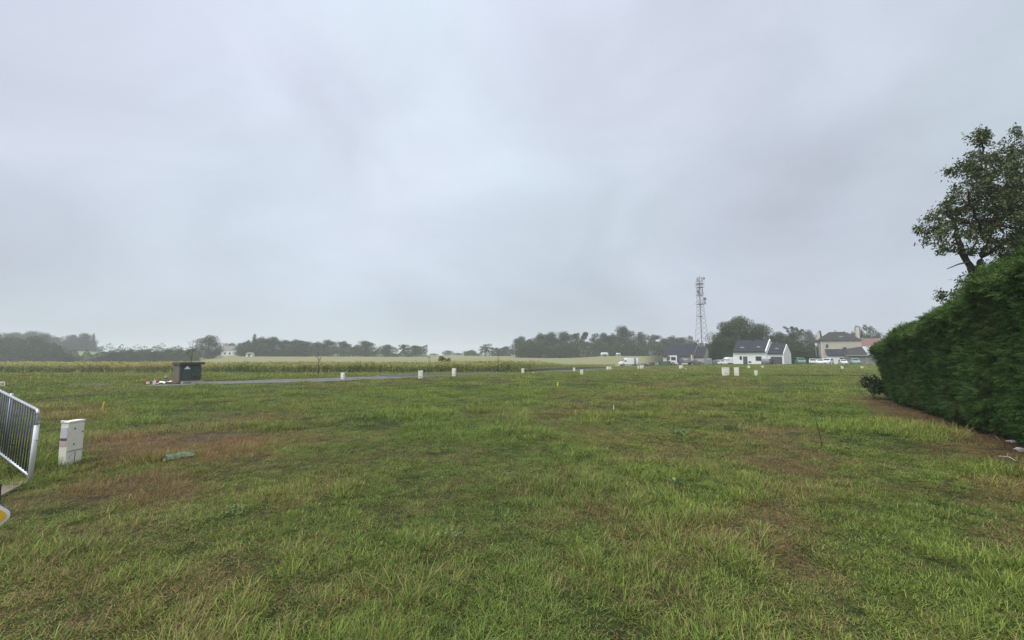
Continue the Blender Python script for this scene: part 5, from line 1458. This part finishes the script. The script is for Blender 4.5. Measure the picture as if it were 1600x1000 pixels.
# ================================================================== SUBSTATION CABIN
cab = empty('substation_cabin', (CABX, CABY, h1(CABX, CABY)), R(60)); tag(cab, 'low green and grey electricity substation cabin with flat dark roof', 'cabin')
kx = CABY / 640; Wc, Dc, Hc = 1.20, .92, 24.5 * kx
MB().box((-.05, 0, Hc / 2 + .04), (Wc, Dc, Hc + .12)).build('wall', M['cabin_wall'], cab, bevel=.015)
MB().box((0, -.05, Hc + .19), (Wc + .22, Dc + .24, .17)).build('roof', M['cabin_roof'], cab, bevel=.02)
dr = MB().box((.02, -Dc / 2 - .02, Hc / 2 + .12), (Wc * .92, .05, Hc * .86)).build('door_frame', M['frame_dark'], cab)
for i in range(2):
    d = MB().box((.02 + (i - .5) * Wc * .44, -Dc / 2 - .06, Hc / 2 + .12), (Wc * .43, .04, Hc * .83)).build('door', M['cabin_door'], dr)
MB().box((.02, -Dc / 2 - .10, Hc * .5), (.05, .05, .14)).build('handle', M['galv_dark'], dr)
for i in range(5):
    MB().box((.02 + Wc * .2, -Dc / 2 - .09, .28 + i * .035), (Wc * .2, .02, .012)).build('louvre', M['frame_dark'], dr)
MB().box((.04, -Dc / 2 - .22, .02), (Wc * 1.0, .42, .16)).build('plinth', M['concrete'], cab, bevel=.01)
mb = MB(); mb.prism([(-.20, .0), (.16, .0), (-.02, .22)], -Dc / 2 - .098, -Dc / 2 - .088); o = mb.build('warning_sign', M['white_plastic'], cab); o.location = (-.24, 0, .88)
MB().box((-.46, -Dc / 2 - .10, 1.02), (.07, .01, .10)).build('warning_plate', mat('dark_blue_plate', (.03, .05, .14), .5), cab)
# rubble and fallen things by the cabin
def lump(name, loc, s, m, label, cat, seed, parent=None, squash=.6):
    import bmesh
    bm = bmesh.new(); bmesh.ops.create_icosphere(bm, subdivisions=2, radius=s); rr_ = random.Random(seed)
    for v in bm.verts: v.co *= 1 + rr_.uniform(-.22, .22); v.co.z *= squash
    me = bpy.data.meshes.new(name); bm.to_mesh(me); bm.free(); me.materials.append(m)
    o = bpy.data.objects.new(name, me); COL.objects.link(o); o.location = loc
    if parent: o.parent = parent
    if label: tag(o, label, cat)
    return o
p = on_ground(263, 599); cn = empty('leaning_barrier_board', p, R(20), 'red brown board with pale end leaning against the left corner of the green cabin', 'board')
MB().add([(-.05, 0, 0), (.42, 0, -.02), (.42, .05, -.02), (-.05, .05, 0), (-.25, .02, .30), (-.12, .02, .42), (-.12, .07, .42), (-.25, .07, .30)], [(0, 1, 2, 3), (4, 5, 6, 7), (0, 1, 5, 4), (1, 2, 6, 5), (2, 3, 7, 6), (3, 0, 4, 7)]).build('board', M['terracotta'], cn)
MB().box((-.17, .04, .42), (.20, .10, .14)).build('pale_end', M['stone_white'], cn, bevel=.02)
p = on_ground(254, 600); bg = empty('white_sheet', p, R(8), 'crumpled white plastic sheeting lying left of the green cabin', 'plastic sheet')
V = []; F = []
for i in range(12):
    for j in range(7):
        x_, y_ = -.42 + i * .075, -.25 + j * .08; V.append((x_, y_, .03 + .16 * float(vnoise(np.array([x_]), np.array([y_]), .12, 6)[0])))
for i in range(11):
    for j in range(6): F.append((i * 7 + j, i * 7 + j + 1, (i + 1) * 7 + j + 1, (i + 1) * 7 + j))
mb = MB(); mb.v = V; mb.f = F; sh_ = mb.build('sheet', M['white_plastic'], bg, smooth=True); sh_.modifiers.new('solid', 'SOLIDIFY').thickness = .02
MB().box((-.30, -.32, .03), (.30, .10, .06), Matrix.Rotation(.3, 4, 'Z')).build('bar', M['white_plastic'], bg)
p = on_ground(236, 601.5); fb = empty('traffic_barrier', p, R(30), 'fallen red and white striped traffic barrier lying in the grass left of the white sheet', 'barrier')
for i in range(5): MB().box((-.30 + i * .15, 0, .10 + .02 * i), (.148, .09, .13)).build('stripe', M['red_plastic'] if i % 2 == 0 else M['white_plastic'], fb)
MB().box((.1, .12, .24), (.22, .09, .14), Matrix.Rotation(.4, 4, 'Y')).build('top_board', M['stone_white'], fb)
for sg in (-1, 1): MB().box((sg * .28, 0, .03), (.06, .4, .05)).build('foot', M['frame_dark'], fb)

# ================================================================== METER BOXES
def meter_box(u, vt, vb, w, rz, label, group=None, base_z=None, detail=True):
    p = on_ground(u, vb); Y = p.y; k = Y / 640; h = (vb - vt) * k; ww = max(w * k, .2)
    e = empty('meter_box', p, rz, label, 'meter box', group)
    MB().box((0, 0, h / 2 - .05), (ww, ww * .62, h + .1)).build('body', M['box_white'], e, bevel=.012)
    MB().box((0, 0, h + .012), (ww * 1.06, ww * .68, .035)).build('lid', M['box_top'], e, bevel=.008)
    if detail:
        MB().box((0, -ww * .31 - .006, h * .62), (ww * .86, .012, h * .60)).build('door', M['box_white'], e)
        MB().box((ww * .33, -ww * .31 - .016, h * .62), (.02, .012, .06)).build('lock', M['seam'], e)
        MB().box((0, -ww * .31 - .003, h * .26), (ww * .96, .008, .012)).build('seam', M['seam'], e)
    return e
MBX = [(535.5, 583, 593, 5.5, 'white meter box at the near edge of the road, right of the thin stake'), (657, 580, 592, 7, 'tall white meter box on the lawn edge below the gap in the tree row'),
       (709.3, 576, 588, 5.5, 'white meter box below the lone dark bush'), (817, 576, 584.5, 4, 'small white meter box beside the road, below the first rise of the wood'),
       (897, 575, 581, 3.2, 'tiny white meter box across the road, left of a nearer slim one'), (909, 578, 586, 4, 'slim white meter box standing alone below the main wood'),
       (949.5, 573, 578.5, 3.6, 'left one of a tight pair of tiny white boxes left of the van'), (953.8, 573.5, 578.5, 2.8, 'right one of a tight pair of tiny white boxes left of the van'),
       (997.3, 572.5, 576.5, 2.6, 'tiny slim white box left of a wider one, right of the van'), (1003, 571, 576.5, 5, 'wide short white box just right of the van'),
       (1064, 571, 576.5, 4.8, 'short white box in front of the truck'), (1134, 575.5, 586.5, 9, 'widest white meter box on the right lawn'),
       (1151, 575, 587, 6, 'tall white meter box right beside the widest one'), (1181.5, 579.5, 587.5, 4, 'slim white meter box below the white house door'),
       (1170, 572, 576, 3, 'tiny white box in front of the white house, left one'), (1191.5, 572, 576, 3, 'tiny white box below the right corner of the white house'),
       (1316, 572.5, 577, 3, 'tiny white box in front of the lean-to door'), (1347, 572.5, 576.5, 3, 'tiny white box in front of the grey outbuilding')]
for i, (u, vt, vb, w, lab) in enumerate(MBX): meter_box(u, vt, vb, w, R((-12, 6, -8, 10, 0, 4)[i % 6]), lab, 'white meter boxes dotted over the building plots', detail=w > 3.5)
# small white pegs lying or standing low
for u, v, lab in ((833, 583.8, 'low white marker stub at the road edge'), (917, 580.5, 'low white marker stub right of the slim meter box'), (1071.5, 577.6, 'pale flat marker right of the box by the truck')):
    p = on_ground(u, v); k = p.y / 640; e = empty('marker_stub', p, 0, lab, 'marker'); MB().box((0, 0, .05), (2.6 * k, .12, 1.6 * k + .1), None, .8).build('post', M['white_plastic'], e, bevel=.01); MB().box((0, 0, 1.7 * k), (2.8 * k, .14, .02)).build('cap', M['box_top'], e)
# near one: narrow end towards the camera, wide side facing right
p = on_ground(101, 731); k = p.y / 640; hN = 66 * k; wN, dN = .25, .125
p.x -= dN / 2; p.y += wN / 2
nb_ = empty('meter_box', p, R(3), 'large cream white meter box standing in the brown grass beside the steel barrier', 'meter box', 'white meter boxes dotted over the building plots')
MB().box((0, 0, hN / 2 - .05), (dN, wN, hN + .10)).build('body', M['box_white'], nb_, bevel=.008)
MB().box((.004, 0, hN + .012), (dN * 1.10, wN * 1.05, .030)).build('lid', M['box_top'], nb_, bevel=.007)
MB().box((-dN * .36, -wN * .44, hN + .030), (.045, .05, .025)).build('hinge_block', M['box_top'], nb_, bevel=.006)
MB().box((dN / 2 + .005, .0, hN * .66), (.010, wN * .90, hN * .60)).build('door', M['box_white'], nb_, bevel=.004)
MB().box((dN / 2 + .002, 0, hN * .345), (.006, wN * .97, .006)).build('seam', M['seam'], nb_)
MB().box((dN / 2 + .002, .005, hN * .17), (.006, .006, hN * .30)).build('seam', M['seam'], nb_)
for z in (.86, .50): MB().tube([(dN / 2 + .006, -wN * .16, hN * z), (dN / 2 + .018, -wN * .16, hN * z)], .011, 8).build('lock', M['galv_dark'], nb_)
MB().tube([(dN / 2 + .006, wN * .34, hN * .76), (dN / 2 + .018, wN * .34, hN * .76)], .011, 8).build('lock', M['galv_dark'], nb_)
MB().box((0, -wN / 2 - .004, hN * .78), (dN * .72, .005, hN * .24)).build('sticker', M['sticker'], nb_)
MB().box((0, -wN / 2 - .007, hN * .63), (dN * .72, .005, hN * .055)).build('sticker_band', M['sticker_mauve'], nb_)
MB().box((0, -wN / 2 - .004, hN * .53), (dN * .72, .005, hN * .10)).build('sticker', mat('sticker_pink', (.55, .38, .40), .6, (.6, .55, .52), 60), nb_)

# ================================================================== STEEL BARRIER
pr = on_ground(45.5, 757); Bx, By = pr.x, pr.y
bd = Vector((-1.54, .84)).normalized()
bar = empty('crowd_barrier', (Bx, By, pr.z), math.atan2(bd.y, bd.x)); tag(bar, 'galvanised steel crowd barrier standing tilted at the left edge', 'barrier')
bar.rotation_euler = (0, -math.atan2(.17, 1.75), math.atan2(bd.y, bd.x))
HB_, LB_ = 1.00, 2.45
rr = .019
# outer frame with rounded upper corners
arc = [(.0 + .09 * (1 - math.cos(t)), 0, HB_ - .09 + .09 * math.sin(t)) for t in np.linspace(0, math.pi / 2, 6)]
MB().tube([(0, 0, .62), (0, 0, HB_ - .09)] + arc + [(LB_ - .09, 0, HB_)] + [(LB_ - .09 + .09 * math.sin(t), 0, HB_ - .09 + .09 * math.cos(t)) for t in np.linspace(0, math.pi / 2, 6)] + [(LB_, 0, .05)], rr, 10).build('top_frame', M['galv'], bar, smooth=True)
MB().tube([(0, 0, -.01), (0, 0, HB_ - .20)], .027, 10).build('end_post', M['galv_white'], bar, smooth=True)
MB().tube([(0, 0, .10), (LB_, 0, .10)], rr, 8).build('bottom_rail', M['galv'], bar, smooth=True)
barm = MB().tube([(0, 0, .09), (0, 0, HB_ - .01)], .009, 6).build('bar', M['galv_dark'], bar, smooth=True)
nb2 = 20
for i in range(1, nb2):
    o = barm if i == 1 else barm.copy()
    if i > 1: COL.objects.link(o)
    o.parent = bar; o.location = (LB_ * i / nb2, 0, 0)
MB().tube([(1.52, -.035, .05), (1.52, -.035, HB_ + .02)], .021, 8).build('brace_post', M['galv'], bar, smooth=True)
for z in (.60, .84): MB().tube([(0, 0, z), (-.05, -.01, z + .01), (-.085, 0, z + .015), (-.09, 0, z - .02)], .008, 6).build('hook', M['galv'], bar)
for x in (LB_ - .15,): MB().tube([(x, -.30, .0), (x, -.26, .03), (x, 0, .10), (x, .26, .03), (x, .30, .0)], .015, 8).build('foot', M['galv_dark'], bar, smooth=True)
# flat weathered board lying under it
a, c_ = on_ground(-30, 800), on_ground(46, 757)
dv = c_ - a; pb_ = MB().box((dv.length / 2, .10, .03), (dv.length, .20, .035)).build('weathered_board', M['wood'], bevel=.006)
pb_.location = (a.x, a.y, a.z); pb_.rotation_euler = (0, -math.atan2(dv.z, math.hypot(dv.x, dv.y)), math.atan2(dv.y, dv.x)); tag(pb_, 'weathered brown board lying flat on the ground in front of the steel barrier', 'board')

# ================================================================== YELLOW SIGN (only its right corner is in the picture)
c0 = at(-71, 819, 3.75); zg = h1(c0.x, c0.y)
sg_ = empty('road_sign', (c0.x, c0.y, zg), R(46)); tag(sg_, 'yellow diamond road sign with white border, cut off by the left edge', 'road sign')
def rdiamond(r_, y0, y1, rc_=.07, dz=0.0):
    pts = []
    for k in range(4):
        a_ = k * math.pi / 2; cx_, cz_ = (r_ - rc_ * 1.414) * math.cos(a_), (r_ - rc_ * 1.414) * math.sin(a_)
        for t in np.linspace(-math.pi / 4, math.pi / 4, 5): pts.append((cx_ + rc_ * math.cos(a_ + t), cz_ + rc_ * math.sin(a_ + t) + c0.z - zg))
    return MB().prism(pts, y0, y1)
rdiamond(.345, .0, .03).build('back_plate', M['galv_dark'], sg_)
rdiamond(.342, -.012, -.002, .068).build('border', M['white_plastic'], sg_)
rdiamond(.312, -.020, -.013, .055).build('face', M['sign_yellow'], sg_)
for sx in (-.16, .16): MB().tube([(sx, .05, c0.z - zg), (sx, .22, -.02)], .012, 6).build('leg', M['galv_dark'], sg_)
MB().box((0, .08, .01), (.5, .3, .02)).build('base', M['galv_dark'], sg_)
MB().tube([(.225, .10, .55), (.235, .16, -.02)], .010, 6).build('leg', M['frame_dark'], sg_)

# small sheet marker at the far left
p = on_ground(2, 604); k = p.y / 640; pm = empty('pale_plate', p, R(8), 'pale yellow green plate with a dark hole at the left picture edge', 'plate')
hh = 6.6 * k; w_ = 11 * k
MB().box((-w_ * .1, 0, hh * .9 + .02), (w_, .03, hh * .34)).build('top_bar', mat('pale_yellow', (.66, .70, .48), .5), pm, bevel=.005)
MB().box((w_ * .36, 0, hh * .50), (w_ * .10, .03, hh * .5)).build('side_bar', M['box_top'], pm)
MB().box((-w_ * .22, 0, hh * .50), (w_ * .62, .03, hh * .46)).build('panel', mat('pale_green', (.42, .50, .32), .6), pm)
MB().box((w_ * .10, 0, hh * .16), (w_ * .6, .03, hh * .20)).build('bottom_bar', mat('pale_yellow', (.66, .70, .48), .5), pm)

# stakes and saplings
def stake(name, u, vt, vb, rad, m, label, cat='stake', lean=(0, 0), capm=None):
    p = on_ground(u, vb); k = p.y / 640; h_ = (vb - vt) * k; e = empty(name, p, 0, label, cat)
    MB().tube([(0, 0, -.08), (lean[0] * .5, lean[1] * .5, h_ * .5), (lean[0], lean[1], h_ * .94)], rad, 6).build('shaft', m, e)
    MB().tube([(lean[0] * .94, lean[1] * .94, h_ * .90), (lean[0], lean[1], h_)], rad * 1.25, 6).build('top', capm or m, e)
    return e
stake('marker_stake', 159.5, 629, 642, .018, M['yellow'], 'short yellow marker stake in the grass behind the barrier', lean=(.04, 0))
stake('marker_stake', 871.5, 597.5, 603.5, .05, M['yellow'], 'small yellow marker in the lawn right of centre')
stake('marker_stake', 959, 634, 642, .012, M['box_top'], 'short pale stick standing in the lawn right of centre')
def sapling(u, vt, vb, Y, label, seed, leafy=40, rad=.035, tint=None, group='young saplings along the field edge'):
    r = np.random.default_rng(seed); p = gp(u, Y); top = at(u, vt, Y); h_ = top.z - p.z; e = empty('sapling', p, 0, label, 'sapling', group)
    mb = MB(); mb.tube([(0, 0, -.1), (r.normal(0, .03), 0, h_ * .4), (r.normal(0, .05), 0, h_ * .8), (r.normal(0, .05), 0, h_)], [rad, rad * .8, rad * .45, rad * .2], 5)
    P = []
    for i in range(10):
        z0 = h_ * r.uniform(.45, .9); a_ = r.uniform(0, 6.28); L_ = h_ * r.uniform(.05, .13); q = (math.cos(a_) * L_, math.sin(a_) * L_, z0 + L_ * 1.6)
        mb.tube([(0, 0, z0), (q[0] * .6, q[1] * .6, z0 + L_ * .8), q], rad * .22, 4)
        for _ in range(leafy // 10): f = r.uniform(.5, 1.05); P.append((q[0] * f + r.normal(0, .05), q[1] * f + r.normal(0, .05), z0 + L_ * 1.6 * f + r.normal(0, .06)))
    mb.build('stem', M['bark'], e)
    if P:
        P = np.array(P); link('foliage', leafcloud('foliage', tint or MT, P, r.normal(0, 1, P.shape), .085, r), e)
    return e
mred = leafmat('reddish_sapling_leaf', (.10, .04, .02), (.18, .09, .04), (.1, .05, .02), (.2, .1, .05), inst=False)
sapling(299.5, 531, 0, 33, 'tall thin sapling rising behind the green cabin roof', 1, 60, .022)
sapling(498.5, 551, 0, 44, 'bare thin sapling standing before the maize, left of the first meter box', 2, 20, .035)
sapling(670.5, 552, 0, 62, 'faint thin sapling on the left of the lone bush', 3, 20, .03)
sapling(778.5, 551, 0, 62, 'thin sapling with reddish top leaves right of the lone bush', 4, 70, .04, mred)
# bare leaning twig on the right of the lawn
a, b2 = on_ground(1284.5, 701), None
tp2 = at(1271, 641, a.y - .1); q = Vector(tp2) - a
tw_ = empty('bare_twig', a, 0, 'bare dark thin twig leaning left out of the lawn near the hedge', 'twig')
MB().tube([(0, 0, -.03), (q.x * .20, q.y * .3, q.z * .30), (q.x * .62, q.y * .6, q.z * .68), (q.x, q.y, q.z)], [.0075, .006, .005, .003], 6).build('stem', M['bark'], tw_)
MB().tube([(q.x * .62, q.y * .6, q.z * .68), (q.x * .55, q.y * .8, q.z * .84)], .0025, 4).build('side_twig', M['bark'], tw_)

# faded green cover sheet in the brown grass
a = on_ground(281, 720); gpz = empty('cover_sheet', (a.x, a.y, a.z + .02), R(42), 'faded green cover sheet lying in the brown grass right of the cream meter box', 'cover')
V = []; F = []
for i in range(15):
    for j in range(8):
        x_, y_ = (i / 14 - .5) * .36, (j / 7 - .5) * .26
        V.append((x_ + .02 * math.sin(j), y_ + .03 * math.sin(i * .9), .012 + .05 * float(vnoise(np.array([x_]), np.array([y_ + 3]), .13, 8)[0]) + .03 * (j / 7)))
for i in range(14):
    for j in range(7): F.append((i * 8 + j, i * 8 + j + 1, (i + 1) * 8 + j + 1, (i + 1) * 8 + j))
mb = MB(); mb.v = V; mb.f = F; o = mb.build('sheet', M['green_plate'], gpz, smooth=True); md = o.modifiers.new('solid', 'SOLIDIFY'); md.thickness = .012
MB().box((-.20, -.04, .015), (.03, .16, .03)).build('edge_strip', M['stone_white'], gpz, bevel=.01)

# debris at the hedge foot
for i, (u, v, s_, m, lab) in enumerate(((1582, 692, .085, M['stone_white'], 'pale flat stone under the hedge at the right edge, upper one'), (1596, 706, .10, M['stone_white'], 'white flat stone at the very right edge under the hedge'),
                                       (1586, 685, .03, M['stone_white'], 'tiny pale pebble above the flat stones under the hedge'), (1575, 734, .03, M['stone_white'], 'small white pebble on the bare soil below the hedge'),
                                       (1521, 661, .03, M['stone_white'], 'small pale pebble at the hedge foot, farther back'))):
    p = on_ground(u, v); lump('stone', (p.x, p.y, p.z + .02), s_, m, lab, 'stone', i, squash=.35)
def stick(u0, v0, u1, v1, rad, label, m=None):
    a, c_ = on_ground(u0, v0), on_ground(u1, v1); e = empty('dead_branch', a, 0, label, 'branch'); q = c_ - a
    MB().tube([(0, 0, .02), (q.x * .5 + .01, q.y * .5 - .02, q.z * .5 + .05), (q.x, q.y, q.z + .03)], [rad, rad * .8, rad * .5], 6).build('stem', m or M['wood'], e)
    MB().tube([(q.x * .5, q.y * .5, q.z * .5 + .05), (q.x * .7 + .05, q.y * .62 + .04, q.z * .6 + .12)], rad * .4, 5).build('side_twig', m or M['wood'], e)
stick(1536, 672, 1562, 690, .016, 'long pale dead branch lying along the hedge foot')
stick(1562, 716, 1588, 723, .010, 'short pale dead stick lying on the bare soil at the right edge', M['stone_white'])
stick(1380, 628, 1402, 634, .012, 'dead twig lying by the far foot of the hedge')

# broad leaved weeds that stand out of the lawn
MWs = leafmat('standing_weed_leaf', (.08, .13, .03), (.22, .29, .08), (.12, .1, .05), (.2, .17, .09), inst=False, trans=.2)
def weed(u, v, rad, h, size, n, label, seed):
    p = on_ground(u, v); r = np.random.default_rng(seed); e = empty('broadleaf_weed', p, 0, label, 'weed', 'broad leaved weeds standing in the lawn')
    e.location.z += .01
    P = r.normal(0, 1, (n, 3)) * np.array([rad * .45, rad * .45, h * .25]) + np.array([0, 0, h * .65]); P[:, 2] = np.clip(P[:, 2], .02, h * 1.2)
    link('foliage', leafcloud('foliage', MWs, P, np.tile([0, 0, 1.], (n, 1)), size, r), e)
    mb = MB()
    for i in range(5): mb.tube([(0, 0, -.02), tuple(P[i] * np.array([.5, .5, .6])), tuple(P[i])], .003, 4)
    mb.build('stem', M['ditchgreen'], e)
weed(1062, 680, .24, .09, .06, 60, 'low grey green weed clump in the lawn right of centre', 1)
weed(1062, 762, .12, .07, .06, 14, 'pale leaved weed below the grey green clump, right of centre', 2)
weed(700, 845, .10, .10, .035, 26, 'pale green weed in the near lawn, centre', 3)
weed(365, 806, .18, .07, .035, 44, 'whitish green weed in the lawn right of the brown patch', 4)
# long dry stalks
def stalk(u0, v0, u1, v1, label, seed):
    a = on_ground(u0, v0); Y2 = a.y * .985; b3 = at(u1, v1, Y2); q = Vector(b3) - a; e = empty('dry_stalk', a, 0, label, 'grass stalk', 'long dry stalks standing over the lawn')
    MB().tube([(0, 0, -.02), (q.x * .35, q.y * .35, q.z * .45), (q.x, q.y, q.z)], [.0042, .003, .0015], 5).build('stem', mat('straw', (.36, .30, .18), .7), e)
    MB().tube([(q.x * .86, q.y * .86, q.z * .88), (q.x * 1.03, q.y * 1.03, q.z * 1.02)], [.005, .002], 5).build('seed_head', mat('straw_head', (.30, .23, .13), .8), e)
stalk(98, 1004, 146, 900, 'long pale dry stalk leaning right at the bottom left', 1)
stalk(330, 838, 328, 792, 'upright dry stalk standing in the lawn below the brown patch', 2)
stalk(1236, 800, 1238, 768, 'short dry stalk in the tan grass on the right', 3)

# ================================================================== HAZE
hm = bpy.data.materials.new('haze'); hm.use_nodes = True
n = hm.node_tree.nodes; n.clear(); vo = n.new('ShaderNodeVolumePrincipled'); oo = n.new('ShaderNodeOutputMaterial')
vo.inputs['Color'].default_value = (.93, .97, 1.0, 1); vo.inputs['Density'].default_value = .0008; vo.inputs['Anisotropy'].default_value = 0.0
hm.node_tree.links.new(vo.outputs[0], oo.inputs['Volume'])
hb = MB().box((0, 700, 15.5), (2960, 1640, 41)).build('haze', hm); hb['kind'] = 'stuff'
